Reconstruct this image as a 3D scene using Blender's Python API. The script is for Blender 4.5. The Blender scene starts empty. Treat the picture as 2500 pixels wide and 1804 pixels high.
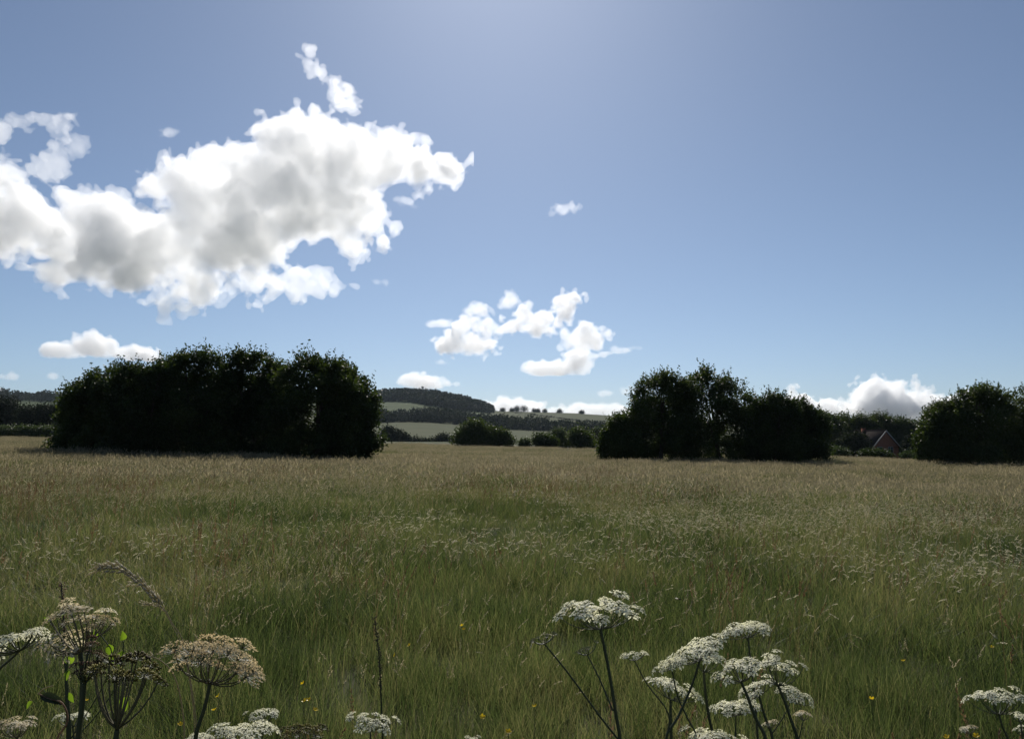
import bpy, math, random
import numpy as np
import openvdb
from mathutils import Vector, Matrix, Quaternion

R = math.radians
sc = bpy.context.scene
COL = sc.collection

# ------------------------------------------------------------------ camera, sky, sun, exposure
F = 1962.0                        # focal length in photograph pixels (2500 wide)
HORIZON = 1071.0                  # eye level row of the photograph
EYE = 1.65
PITCH = math.atan((HORIZON - 902.0) / F)
cam = bpy.data.cameras.new('camera')
cam.sensor_width = 36.0
cam.lens = 36.0 * F / 2500.0
cam.clip_start = 0.05
cam.clip_end = 60000.0
cam_o = bpy.data.objects.new('camera', cam)
COL.objects.link(cam_o)
cam_o.location = (0, 0, EYE)
cam_o.rotation_euler = (R(90) + PITCH, 0, 0)
sc.camera = cam_o

SUN_EL, SUN_AZ = R(38.0), R(-1.0)  # azimuth from +Y, positive to the right
world = bpy.data.worlds.new('World')
sc.world = world
world.use_nodes = True
wn = world.node_tree.nodes
wl = world.node_tree.links
wn.clear()
sky = wn.new('ShaderNodeTexSky')
sky.sky_type = 'NISHITA'
sky.sun_disc = False
sky.sun_elevation = SUN_EL
sky.sun_rotation = SUN_AZ
sky.altitude = 0
sky.air_density = 0.8
sky.dust_density = 0.4
sky.ozone_density = 8.0
bg = wn.new('ShaderNodeBackground')
bg.inputs['Strength'].default_value = 0.065
out = wn.new('ShaderNodeOutputWorld')
hs = wn.new('ShaderNodeHueSaturation')
hs.inputs['Saturation'].default_value = 0.81
hs.inputs['Hue'].default_value = 0.494
wl.new(sky.outputs[0], hs.inputs['Color'])
wl.new(hs.outputs[0], bg.inputs['Color'])
wl.new(bg.outputs[0], out.inputs['Surface'])

sun = bpy.data.lights.new('sun', 'SUN')
sun.energy = 4.6
sun.angle = R(0.55)
sun.color = (1.0, 0.95, 0.87)
sun_o = bpy.data.objects.new('sun', sun)
COL.objects.link(sun_o)
sdir = Vector((math.sin(SUN_AZ) * math.cos(SUN_EL), math.cos(SUN_AZ) * math.cos(SUN_EL), math.sin(SUN_EL)))
sun_o.rotation_euler = (-sdir).to_track_quat('-Z', 'Y').to_euler()
sun_o.location = (0, 0, 60)

sc.view_settings.view_transform = 'Standard'
sc.view_settings.look = 'None'
sc.view_settings.gamma = 1.0
sc.view_settings.exposure = 0.2
sc.view_settings.use_curve_mapping = False
cy = sc.cycles
cy.max_bounces = 16
cy.diffuse_bounces = 3
cy.glossy_bounces = 2
cy.transmission_bounces = 4
cy.transparent_max_bounces = 8
cy.volume_bounces = 14
cy.caustics_reflective = False
cy.caustics_refractive = False
cy.sample_clamp_indirect = 6.0
cy.use_denoising = True


# ------------------------------------------------------------------ helpers
CT, ST = math.cos(PITCH), math.sin(PITCH)


def at(px, py, Y):
    """point on the sight line of photograph pixel (px, py) at depth Y along +Y"""
    u = (px - 1250.0) / F
    v = (902.0 - py) / F
    d = Vector((u, CT - v * ST, ST + v * CT))
    k = Y / d.y
    return Vector((d.x * k, Y, EYE + d.z * k))


def pxm(Y):
    return Y / F


def tag(o, label=None, cat=None, group=None, kind=None):
    if label:
        o['label'] = label
    if cat:
        o['category'] = cat
    if group:
        o['group'] = group
    if kind:
        o['kind'] = kind
    return o


def empty(name, loc, parent=None):
    o = bpy.data.objects.new(name, None)
    o.empty_display_size = 0.2
    o.location = loc
    COL.objects.link(o)
    if parent:
        o.parent = parent
    return o


class MB:
    """collects vertices and faces (tris and quads) and links them as one mesh"""

    def __init__(self):
        self.v, self.n = [], 0
        self.f = {3: [], 4: []}
        self.m = {3: [], 4: []}

    def add(self, verts, faces, mat=0):
        verts = np.asarray(verts, dtype=np.float64).reshape(-1, 3)
        faces = np.asarray(faces, dtype=np.int64)
        if faces.size:
            k = faces.shape[1]
            self.f[k].append(faces + self.n)
            self.m[k].append(np.full(len(faces), mat, dtype=np.int32))
        self.v.append(verts)
        self.n += len(verts)

    def tube(self, pts, rad, n=7, mat=0, cap=True):
        pts = [Vector(p) for p in pts]
        vs = []
        ref = Vector((0.31, 0.87, 0.21)).normalized()
        for i, p in enumerate(pts):
            a = pts[max(i - 1, 0)]
            b = pts[min(i + 1, len(pts) - 1)]
            t = (b - a).normalized()
            if abs(t.dot(ref)) > 0.95:
                ref = Vector((0.9, -0.2, 0.3)).normalized()
            s = t.cross(ref).normalized()
            w = t.cross(s).normalized()
            r = rad[i] if hasattr(rad, '__len__') else rad
            for k in range(n):
                an = 2 * math.pi * k / n
                vs.append(p + s * (r * math.cos(an)) + w * (r * math.sin(an)))
        fs = []
        for i in range(len(pts) - 1):
            for k in range(n):
                fs.append((i * n + k, i * n + (k + 1) % n, (i + 1) * n + (k + 1) % n, (i + 1) * n + k))
        self.add([tuple(v) for v in vs], fs, mat)
        if cap:
            m = len(vs)
            for base, c in ((0, pts[0]), ((len(pts) - 1) * n, pts[-1])):
                ring = [tuple(vs[base + k]) for k in range(n)] + [tuple(c)]
                self.add(ring, [(k, (k + 1) % n, n) for k in range(n)], mat)

    def box(self, lo, hi, mat=0):
        x0, y0, z0 = lo
        x1, y1, z1 = hi
        v = [(x0, y0, z0), (x1, y0, z0), (x1, y1, z0), (x0, y1, z0), (x0, y0, z1), (x1, y0, z1), (x1, y1, z1), (x0, y1, z1)]
        self.add(v, [(0, 3, 2, 1), (4, 5, 6, 7), (0, 1, 5, 4), (1, 2, 6, 5), (2, 3, 7, 6), (3, 0, 4, 7)], mat)

    def mesh(self, name, mats, smooth=False):
        me = bpy.data.meshes.new(name)
        v = np.concatenate(self.v) if self.v else np.zeros((0, 3))
        q = np.concatenate(self.f[4]) if self.f[4] else np.zeros((0, 4), dtype=np.int64)
        t = np.concatenate(self.f[3]) if self.f[3] else np.zeros((0, 3), dtype=np.int64)
        mi = np.concatenate([np.concatenate(self.m[k]) if self.m[k] else np.zeros(0, dtype=np.int32) for k in (4, 3)])
        me.vertices.add(len(v))
        me.vertices.foreach_set('co', v.astype(np.float32).ravel())
        loops = np.concatenate([q.ravel(), t.ravel()]).astype(np.int32)
        me.loops.add(len(loops))
        me.loops.foreach_set('vertex_index', loops)
        starts = np.concatenate([np.arange(len(q)) * 4, len(q) * 4 + np.arange(len(t)) * 3]).astype(np.int32)
        me.polygons.add(len(starts))
        me.polygons.foreach_set('loop_start', starts)
        me.polygons.foreach_set('material_index', mi.astype(np.int32))
        if smooth:
            me.polygons.foreach_set('use_smooth', np.ones(len(starts), dtype=bool))
        for m in (mats if isinstance(mats, (list, tuple)) else [mats]):
            me.materials.append(m)
        me.update(calc_edges=True)
        return me

    def build(self, name, mats, parent=None, loc=None, smooth=False):
        o = bpy.data.objects.new(name, self.mesh(name, mats, smooth))
        COL.objects.link(o)
        if loc is not None:
            o.location = loc
        if parent:
            o.parent = parent
        return o


# ------------------------------------------------------------------ materials
def new_mat(name):
    m = bpy.data.materials.new(name)
    m.use_nodes = True
    m.node_tree.nodes.clear()
    return m, m.node_tree.nodes, m.node_tree.links


def noise_node(n, l, scale, detail=3.0, coord=None, rough=0.55):
    t = n.new('ShaderNodeTexNoise')
    t.inputs['Scale'].default_value = scale
    t.inputs['Detail'].default_value = detail
    t.inputs['Roughness'].default_value = rough
    if coord is not None:
        l.new(coord, t.inputs['Vector'])
    return t


def ramp(n, stops):
    r = n.new('ShaderNodeValToRGB')
    els = r.color_ramp.elements
    while len(els) > 1:
        els.remove(els[-1])
    els[0].position = stops[0][0]
    els[0].color = (*stops[0][1], 1)
    for p, c in stops[1:]:
        e = els.new(p)
        e.color = (*c, 1)
    return r


def leaf_mat(name, cols, trans=0.4, tcol=(1.0, 1.0, 1.0), scale=0.3, rnd=0.35, rough=0.55, spec=0.25, tgain=1.0):
    """two-sided foliage: reflecting colour from world noise and per-copy random, part of the light passes through"""
    m, n, l = new_mat(name)
    geo = n.new('ShaderNodeNewGeometry')
    nz = noise_node(n, l, scale, 3.0, geo.outputs['Position'])
    oi = n.new('ShaderNodeObjectInfo')
    sm = n.new('ShaderNodeMath')
    sm.operation = 'ADD'
    l.new(oi.outputs['Random'], sm.inputs[0])
    l.new(geo.outputs['Random Per Island'], sm.inputs[1])
    mx = n.new('ShaderNodeMath')
    mx.operation = 'MULTIPLY_ADD'
    l.new(sm.outputs[0], mx.inputs[0])
    mx.inputs[1].default_value = rnd
    mx.inputs[2].default_value = -rnd
    ad = n.new('ShaderNodeMath')
    ad.operation = 'ADD'
    l.new(nz.outputs['Fac'], ad.inputs[0])
    l.new(mx.outputs[0], ad.inputs[1])
    k = len(cols)
    rp = ramp(n, [(0.3 + 0.4 * i / max(k - 1, 1), c) for i, c in enumerate(cols)])
    l.new(ad.outputs[0], rp.inputs['Fac'])
    p = n.new('ShaderNodeBsdfPrincipled')
    p.inputs['Roughness'].default_value = rough
    p.inputs['Specular IOR Level'].default_value = spec
    l.new(rp.outputs['Color'], p.inputs['Base Color'])
    tr = n.new('ShaderNodeBsdfTranslucent')
    mul = n.new('ShaderNodeMix')
    mul.data_type = 'RGBA'
    mul.blend_type = 'MULTIPLY'
    mul.inputs['Factor'].default_value = 1.0
    l.new(rp.outputs['Color'], mul.inputs['A'])
    mul.inputs['B'].default_value = (tcol[0] * tgain, tcol[1] * tgain, tcol[2] * tgain, 1)
    l.new(mul.outputs['Result'], tr.inputs['Color'])
    ms = n.new('ShaderNodeMixShader')
    ms.inputs['Fac'].default_value = trans
    l.new(p.outputs[0], ms.inputs[1])
    l.new(tr.outputs[0], ms.inputs[2])
    o = n.new('ShaderNodeOutputMaterial')
    l.new(ms.outputs[0], o.inputs['Surface'])
    return m


def solid_mat(name, cols, scale=2.0, rough=0.8, spec=0.2, bump=0.0, detail=4.0):
    m, n, l = new_mat(name)
    tc = n.new('ShaderNodeNewGeometry')
    nz = noise_node(n, l, scale, detail, tc.outputs['Position'])
    k = len(cols)
    rp = ramp(n, [(0.32 + 0.36 * i / max(k - 1, 1), c) for i, c in enumerate(cols)])
    l.new(nz.outputs['Fac'], rp.inputs['Fac'])
    p = n.new('ShaderNodeBsdfPrincipled')
    p.inputs['Roughness'].default_value = rough
    p.inputs['Specular IOR Level'].default_value = spec
    l.new(rp.outputs['Color'], p.inputs['Base Color'])
    if bump:
        b = n.new('ShaderNodeBump')
        b.inputs['Strength'].default_value = bump
        l.new(nz.outputs['Fac'], b.inputs['Height'])
        l.new(b.outputs[0], p.inputs['Normal'])
    o = n.new('ShaderNodeOutputMaterial')
    l.new(p.outputs[0], o.inputs['Surface'])
    return m


def volume_mat(name, density, color=(1, 1, 1), aniso=0.5):
    m, n, l = new_mat(name)
    v = n.new('ShaderNodeVolumePrincipled')
    v.inputs['Color'].default_value = (*color, 1)
    v.inputs['Density'].default_value = density
    v.inputs['Anisotropy'].default_value = aniso
    o = n.new('ShaderNodeOutputMaterial')
    l.new(v.outputs[0], o.inputs['Volume'])
    return m


M = {}
M['soil'] = solid_mat('meadow soil', [(0.030, 0.033, 0.014), (0.055, 0.058, 0.022), (0.07, 0.06, 0.03)], 0.8, 0.95, 0.1, 0.4)
M['pasture'] = solid_mat('hill pasture', [(0.042, 0.053, 0.020), (0.052, 0.061, 0.024), (0.060, 0.065, 0.029)], 0.02, 0.95, 0.05)
M['pasture_green'] = solid_mat('green hill pasture', [(0.042, 0.062, 0.024), (0.05, 0.068, 0.027)], 0.02, 0.95, 0.05)
M['bark'] = solid_mat('bark', [(0.035, 0.028, 0.02), (0.07, 0.06, 0.045)], 6.0, 0.95, 0.1, 0.5)
M['leaf'] = leaf_mat('tree leaf', [(0.022, 0.034, 0.011), (0.035, 0.052, 0.016), (0.055, 0.072, 0.022)], 0.40, (1.25, 1.35, 0.5), 0.5, 0.25)
M['leaf_far'] = leaf_mat('distant tree leaf', [(0.013, 0.019, 0.010), (0.020, 0.028, 0.013), (0.034, 0.042, 0.020)], 0.15, (1.0, 1.1, 0.6), 0.05, 0.3, 0.8, 0.08)
M['leaf_bush'] = leaf_mat('bush leaf', [(0.04, 0.058, 0.02), (0.06, 0.082, 0.03), (0.085, 0.105, 0.042)], 0.3, (1.0, 1.1, 0.6), 0.3, 0.2)
M['grass'] = leaf_mat('grass blade', [(0.027, 0.043, 0.017), (0.070, 0.100, 0.037), (0.112, 0.134, 0.055), (0.18, 0.172, 0.095)], 0.58, (1.25, 1.22, 0.82), 0.30, 0.36, 0.5, 0.35)
M['seed'] = leaf_mat('grass seed head', [(0.26, 0.235, 0.15), (0.35, 0.315, 0.21), (0.44, 0.385, 0.28)], 0.5, (1.0, 0.95, 0.8), 0.25, 0.5, 0.6, 0.2)
M['seed_pale'] = leaf_mat('pale grass seed head', [(0.48, 0.44, 0.33), (0.62, 0.57, 0.44)], 0.55, (1.0, 0.97, 0.85), 0.5, 0.4, 0.5, 0.25)


# ------------------------------------------------------------------ lattice noise (numpy)
def axis_w(n, period, off):
    t = np.arange(n) / period + off
    i = np.floor(t).astype(int)
    f = t - i
    nl = i.max() + 4
    W = np.zeros((n, nl))
    r = np.arange(n)
    W[r, i] = (1 - f) ** 3 / 6
    W[r, i + 1] = (3 * f ** 3 - 6 * f ** 2 + 4) / 6
    W[r, i + 2] = (-3 * f ** 3 + 3 * f ** 2 + 3 * f + 1) / 6
    W[r, i + 3] = f ** 3 / 6
    return W


def lattice3(rng, shape, period):
    p = period if hasattr(period, '__len__') else (period,) * 3
    Ws = [axis_w(s, q, rng.random()) for s, q in zip(shape, p)]
    g = rng.normal(size=tuple(w.shape[1] for w in Ws))
    g = np.tensordot(Ws[2], g, axes=(1, 2))            # z, x, y
    g = np.tensordot(Ws[1], g, axes=(1, 2))            # y, z, x
    g = np.tensordot(Ws[0], g, axes=(1, 2))            # x, y, z
    return (g / 0.33).astype(np.float32)


_rng2 = np.random.default_rng(5)
_LAT = _rng2.normal(size=(64, 64))


def vnoise(x, y):
    """smooth 2-D lattice noise, period 64 cells"""
    x = np.asarray(x, float)
    y = np.asarray(y, float)
    i = np.floor(x).astype(int)
    j = np.floor(y).astype(int)
    fx = x - i
    fy = y - j
    fx = fx * fx * (3 - 2 * fx)
    fy = fy * fy * (3 - 2 * fy)
    g = lambda a, b: _LAT[a % 64, b % 64]
    return (g(i, j) * (1 - fx) + g(i + 1, j) * fx) * (1 - fy) + (g(i, j + 1) * (1 - fx) + g(i + 1, j + 1) * fx) * fy


# ------------------------------------------------------------------ terrain
RIDGE_X = [-1500, -600, 0, 150, 500, 930, 1000, 1060, 1120, 1165, 1205, 1300, 1400, 1500, 1700, 2000, 2600, 4000]
RIDGE_E = [55, 72, 84, 82, 92, 102, 107, 104, 94, 82, 69, 67, 64, 57, 42, 30, 22, 18]
G_R = [0, 200, 340, 450, 600, 900, 1100, 1300, 1550, 1750, 2500, 6000]
G_V = [0, -0.05, -0.07, 0.0, 0.10, 0.37, 0.56, 0.78, 1.0, 0.96, 0.60, 0.25]


def smooth(a, b, x):
    t = np.clip((x - a) / (b - a), 0, 1)
    return t * t * (3 - 2 * t)


def height(x, y):
    x = np.asarray(x, float)
    y = np.asarray(y, float)
    r = np.hypot(x, y)
    near = -0.019 * np.clip(x, -150, 60) - 0.034 * np.clip(x - 40, 0, 90) * smooth(60, 120, y)
    near = near - 0.36 * smooth(6, 45, r)
    near = near + 0.05 * vnoise(x / 7.0, y / 7.0) * smooth(4, 12, r) + 0.12 * vnoise(x / 26.0 + 9, y / 26.0) * smooth(12, 40, r)
    near = near - 0.22 * np.exp(-((y - 80 + 0.12 * x) / 5.0) ** 2) * smooth(24, 14, np.abs(x - 2))
    yy = np.maximum(y, 1e-3 + 0.25 * r)
    px = 1250 + F * x / yy
    E = np.interp(px, RIDGE_X, RIDGE_E)
    g = np.interp(r, G_R, G_V)
    far = EYE + E * g * r / F + 1.2 * vnoise(x / 140.0, y / 140.0) * smooth(400, 900, r)
    t = smooth(190, 380, r)
    return near * (1 - t) + far * t


def h1(x, y):
    return float(height(x, y))


def polar_sheet(name, rs, naz, mats, a0=-math.pi, a1=math.pi, matfn=None):
    closed = (a1 - a0) > 6.28
    az = np.linspace(a0, a1, naz, endpoint=not closed)
    RR, AA = np.meshgrid(rs, az, indexing='ij')
    X, Y = RR * np.sin(AA), RR * np.cos(AA)
    Z = height(X, Y)
    v = np.stack([X, Y, Z], -1).reshape(-1, 3)
    i, j = np.meshgrid(np.arange(len(rs) - 1), np.arange(naz if closed else naz - 1), indexing='ij')
    j2 = (j + 1) % naz
    f = np.stack([i * naz + j, i * naz + j2, (i + 1) * naz + j2, (i + 1) * naz + j], -1).reshape(-1, 4)[:, ::-1]
    mb = MB()
    mb.v.append(v)
    mb.n = len(v)
    c = v[f].mean(1)
    mi = matfn(c) if matfn else np.zeros(len(f), dtype=np.int32)
    mb.f[4].append(f)
    mb.m[4].append(mi.astype(np.int32))
    return mb.build(name, mats, smooth=True)


rs_near = np.concatenate([[0.02], np.geomspace(0.6, 260, 150)])
tag(polar_sheet('meadow_ground', rs_near, 240, M['soil']), kind='structure')


def hill_mat(c):
    r = np.hypot(c[:, 0], c[:, 1])
    px = 1250 + F * c[:, 0] / np.maximum(c[:, 1], 1.0)
    green = (r > 1080) & (px < 1190)
    return green.astype(np.int32)


rs_far = np.concatenate([np.linspace(260, 1000, 75), np.linspace(1008, 1700, 90), np.geomspace(1720, 3000, 20)])
tag(polar_sheet('hills', rs_far, 400, [M['pasture'], M['pasture_green']], matfn=hill_mat), kind='structure')


# ------------------------------------------------------------------ foliage generators
def rand_unit(rng, n):
    v = rng.normal(size=(n, 3))
    return v / np.linalg.norm(v, axis=1, keepdims=True)


def leaf_quads(mb, rng, p, size, aspect=0.6, dirs=None, mat=0):
    """one rhombic leaf at every point p"""
    n = len(p)
    d = rand_unit(rng, n) if dirs is None else dirs
    d[:, 2] -= 0.1
    s = np.cross(d, rand_unit(rng, n))
    s /= np.linalg.norm(s, axis=1, keepdims=True) + 1e-9
    L = size * (0.65 + 0.7 * rng.random(n))[:, None]
    nn = np.cross(d, s)
    b = p - d * L * 0.5
    t = p + d * L * 0.5 - nn * L * 0.12
    m = p + nn * L * 0.06
    v = np.stack([b, m + s * L * aspect * 0.5, t, m - s * L * aspect * 0.5], 1).reshape(-1, 3)
    mb.add(v, np.arange(4 * n).reshape(n, 4), mat)


def crown_points(rng, lobes, n_clump, per, spread, shell=0.45, squash=1.0):
    """clump centres through ellipsoid lobes, biased to their outside, then leaves round each clump"""
    lob = np.array(lobes, float)
    vol = (lob[:, 3] * lob[:, 4] * lob[:, 5]) ** 0.75
    pick = rng.choice(len(lob), n_clump, p=vol / vol.sum())
    d = rand_unit(rng, n_clump)
    rad = rng.random(n_clump) ** shell
    wob = 1 + 0.13 * np.sin(d[:, 0] * 5 + pick * 2.1) * np.sin(d[:, 2] * 6 + pick) + 0.05 * rng.normal(size=n_clump)
    c = lob[pick, :3] + d * lob[pick, 3:6] * (rad * wob)[:, None]
    k = rng.poisson(per, n_clump) + 2
    p = np.repeat(c, k, axis=0)
    p = p + rng.normal(size=p.shape) * spread
    return c, p, lob[pick], d


def foliage_crown(mb, rng, lobes, n_clump, per, spread, leaf, sprigs=0, sprig_len=0.6, zmin=None):
    c, p, lp, d = crown_points(rng, lobes, n_clump, per, spread)
    if zmin is not None:
        p = p[p[:, 2] > zmin]
    leaf_quads(mb, rng, p, leaf)
    if sprigs:
        lob = np.array(lobes, float)
        w = lob[:, 3] * lob[:, 5]
        pk = rng.choice(len(lob), sprigs, p=w / w.sum())
        dd = rand_unit(rng, sprigs)
        dd[:, 2] = np.abs(dd[:, 2]) * 0.9 + 0.05
        dd /= np.linalg.norm(dd, axis=1, keepdims=True)
        base = lob[pk, :3] + dd * lob[pk, 3:6] * 0.97
        up = dd * 0.55 + np.array([0, 0, 0.75]) + rng.normal(size=dd.shape) * 0.22
        up /= np.linalg.norm(up, axis=1, keepdims=True)
        ln = sprig_len * (0.3 + 0.9 * rng.random(sprigs) ** 1.6)
        m = 12
        tt = np.linspace(0, 1, m)[None, :, None]
        q = base[:, None, :] + up[:, None, :] * (ln[:, None, None] * tt)
        q = q + rng.normal(size=q.shape) * (0.10 * (1.15 - tt) + 0.02) * sprig_len
        leaf_quads(mb, rng, q.reshape(-1, 3), leaf * 0.85)


def trunk_geo(mb, rng, base, lobes, r0, limbs=5):
    b = Vector(base)
    top = max(lobes, key=lambda q: q[2])
    cx = sum(q[0] for q in lobes) / len(lobes)
    cyy = sum(q[1] for q in lobes) / len(lobes)
    tip = Vector((0.5 * cx + 0.5 * top[0], cyy, top[2] + 0.25 * top[5]))
    pts, rad = [], []
    for i in range(7):
        t = i / 6
        p = b.lerp(tip, t) + Vector((rng.normal() * 0.1, rng.normal() * 0.1, 0)) * (r0 * 6 * t * (1 - t))
        pts.append(p)
        rad.append(r0 * (1.25 if i == 0 else 1) * (1 - 0.85 * t))
    mb.tube([p - Vector((0, 0, 0.15)) if i == 0 else p for i, p in enumerate(pts)], rad, 8)
    for k in range(limbs):
        i = 1 + k % 4
        s = pts[i]
        q = lobes[k % len(lobes)]
        e = Vector((q[0], q[1], q[2])) + Vector((rng.normal() * q[3] * 0.5, rng.normal() * q[4] * 0.5, rng.normal() * q[5] * 0.35 + 0.1 * q[5]))
        mid = s.lerp(e, 0.5) + Vector((0, 0, 0.12 * (e - s).length))
        mb.tube([s, s.lerp(mid, 0.6), mid, e], [rad[i] * 0.6, rad[i] * 0.5, rad[i] * 0.36, rad[i] * 0.08], 6)


_seed = [100]


def plant_tree(name, lobes_px, Y, label, cat='tree', group=None, mat='leaf', n_clump=1500, per=14, leaf=0.17,
               spread=None, sprigs=40, sprig_len=0.6, depth=1.0, dy=None, limbs=5, trunk=True, zlow=0.05):
    _seed[0] += 1
    rng = np.random.default_rng(_seed[0])
    s = pxm(Y)
    lobes = []
    for i, q in enumerate(lobes_px):
        p = at(q[0], q[1], Y)
        off = (q[4] if len(q) > 4 else rng.normal() * 0.25 * q[2] * s)
        lobes.append([p.x, p.y + off, p.z, q[2] * s, 0.5 * (q[2] + min(q[2], q[3])) * s * depth, q[3] * s])
    cx = float(np.average([q[0] for q in lobes], weights=[q[3] for q in lobes]))
    gz = h1(cx, Y)
    root = empty(name, (cx, Y, gz))
    loc = [[q[0] - cx, q[1] - Y, q[2] - gz, q[3], q[4], q[5]] for q in lobes]
    mb = MB()
    foliage_crown(mb, rng, loc, n_clump, per, spread or leaf * 1.3, leaf, sprigs, sprig_len, zmin=zlow)
    mb.build('crown', M[mat], root)
    if trunk:
        tb = MB()
        hgt = max(q[2] + q[5] for q in loc)
        trunk_geo(tb, rng, (0, 0, 0), loc, 0.028 * hgt + 0.03, limbs)
        tb.build('trunk', M['bark'], root, smooth=True)
    tag(root, label, cat, group)
    return root


def outline_tree(name, label, outline, x0, x1, Y, base=1121, group=None, mat='leaf', n_sub=46, n_edge=34, n_clump=2400, per=13, leaf=0.19,
                 sprigs=120, sprig_len=0.75, rlo=9, rhi=23, skirt=0.9, fill=0.93, square=2.4, depth=0.8, extra=(), limbs=6, cat='tree'):
    """crown of many leaf lobes that fills the space under a clump outline (photograph columns and rows) with its own depth"""
    _seed[0] += 1
    rng = np.random.default_rng(_seed[0] * 7 + 3)
    s = pxm(Y)
    ox = [q[0] for q in outline]
    oy = [q[1] + 11 for q in outline]
    xc, hw = 0.5 * (x0 + x1), 0.5 * (x1 - x0)
    T = min(np.interp(np.linspace(x0, x1, 30), ox, oy))
    lob, edge = [], []

    def top(px):
        t = min(abs(px - xc) / hw, 0.999)
        dome = base - (base - T + 4) * (1 - t ** square) ** (1 / square)
        return max(dome, float(np.interp(px, ox, oy)))

    def put(px, py, r, dst, dfrac):
        t = (px - xc) / hw
        hd = hw * math.sqrt(max(0.05, 1 - t * t)) * depth
        v = (py - T) / (base - T)
        p = at(px, py, Y)
        k = 0.8 + 0.5 * rng.random()
        dst.append([p.x, p.y + rng.uniform(-1, 1) * hd * dfrac * s, p.z, r * s * k, r * s, r * s * (0.75 + 0.3 * rng.random())])
    while len(lob) < n_sub:
        px = xc + hw * rng.uniform(-0.97, 0.97)
        r = rng.uniform(rlo, rhi)
        tp = top(px)
        lo, hi = tp + r * 0.95, base - r * 0.45
        if hi <= lo:
            continue
        py = rng.uniform(lo, hi)
        if py > base - 30 and abs(px - xc) > hw * skirt:
            continue
        put(px, py, r, lob, 1.0)
    while len(edge) < n_edge:
        px = xc + hw * rng.uniform(-0.94, 0.94)
        r = rng.uniform(rlo * 0.7, rlo * 1.35)
        tp = top(px)
        if tp + r > base - 8:
            continue
        put(px, tp + r * rng.uniform(0.8, 1.6), r, edge, 0.55)
    step = rhi * 1.05
    gx = x0 + step * 0.6
    while gx < x1 - step * 0.4:
        tp = top(gx)
        gy = tp + step * 0.95
        while gy < base - step * 0.25:
            if rng.random() < (fill if gy > tp + step * 1.5 else fill * 0.72) and not (gy > base - 30 and abs(gx - xc) > hw * skirt):
                put(gx + rng.normal() * step * 0.15, gy + rng.normal() * step * 0.12, step * rng.uniform(0.7, 0.95), lob, 0.55)
            gy += step * 0.95
        gx += step * 0.95
    for q in extra:
        p = at(q[0], q[1], Y)
        lob.append([p.x, p.y, p.z, q[2] * s, q[2] * s, q[3] * s])
    gz = h1(at(xc, base, Y).x, Y)
    cx = at(xc, base, Y).x
    root = empty(name, (cx, Y, gz))
    off = np.array([cx, Y, gz, 0, 0, 0])
    A, B = np.array(lob) - off, np.array(edge) - off
    mb = MB()
    allp = np.concatenate([A, B])
    c, p, _, _ = crown_points(rng, allp, int(n_clump * 0.88), per, leaf * 1.1)
    leaf_quads(mb, rng, p[p[:, 2] > 0.03], leaf)
    foliage_crown(mb, rng, [list(q) for q in B], 10, 4, leaf, leaf, sprigs, sprig_len, zmin=0.03)
    foliage_crown(mb, rng, [list(q) for q in B], 10, 4, leaf, leaf * 1.1, sprigs // 4, sprig_len * 1.35, zmin=0.03)
    mb.build('crown', M[mat], root)
    tb = MB()
    big = sorted([list(q) for q in A], key=lambda q: -q[2])
    pick = [big[int(i)] for i in np.linspace(0, len(big) * 0.7, limbs + 2)]
    hgt = pick[0][2]
    trunk_geo(tb, rng, (0, 0, 0), pick, 0.022 * hgt + 0.03, limbs)
    tb.build('trunk', M['bark'], root, smooth=True)
    tag(root, label, cat, group)
    return root


# ------------------------------------------------------------------ the tree clump on the left
GL = 'trees of the left clump'
YL = 52.0
OL = [(128, 1090), (138, 1050), (150, 1010), (166, 966), (186, 938), (205, 922), (220, 907), (240, 897), (254, 891), (284, 889), (300, 893), (326, 885), (345, 893), (372, 892), (390, 885), (406, 876),
      (420, 880), (436, 861), (455, 858), (470, 850), (491, 847), (505, 856), (525, 857), (540, 880), (548, 882), (558, 860), (570, 853), (593, 859), (610, 868), (625, 862), (643, 858), (660, 868), (681, 877),
      (700, 893), (715, 880), (737, 861), (750, 868), (766, 860), (782, 876), (796, 866), (815, 872), (834, 881), (856, 895), (872, 907), (890, 922), (902, 941), (912, 960), (918, 983), (925, 1010), (930, 1040), (928, 1090)]
outline_tree('tree', 'dark rounded tree at the left end of the left clump, low twigs over the grass', OL, 146, 345, YL + 1, group=GL, square=2.8,
             extra=[(132, 1086, 14, 3.5), (122, 1077, 12, 3), (150, 1090, 18, 6), (118, 1086, 9, 2.5), (140, 1072, 14, 4)], n_sub=56, n_edge=44, n_clump=3000)
outline_tree('tree', 'low topped dark tree, second from the left end of the left clump', OL, 270, 440, YL - 1, group=GL, square=4.5)
outline_tree('tree', 'tallest dark tree of the left clump, third from its left end', OL, 385, 560, YL, group=GL, square=4.5, n_clump=2800)
outline_tree('tree', 'dark tree in the middle of the left clump beside a notch in its top', OL, 530, 705, YL + 2, group=GL, square=4.5, n_clump=2800)
outline_tree('tree', 'broad round topped dark tree, second from the right end of the left clump', OL, 665, 880, YL, group=GL, square=3.2, n_clump=3000)
outline_tree('tree', 'lower dark tree rounding off the right end of the left clump', OL, 790, 920, YL + 1.5, group=GL)

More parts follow.
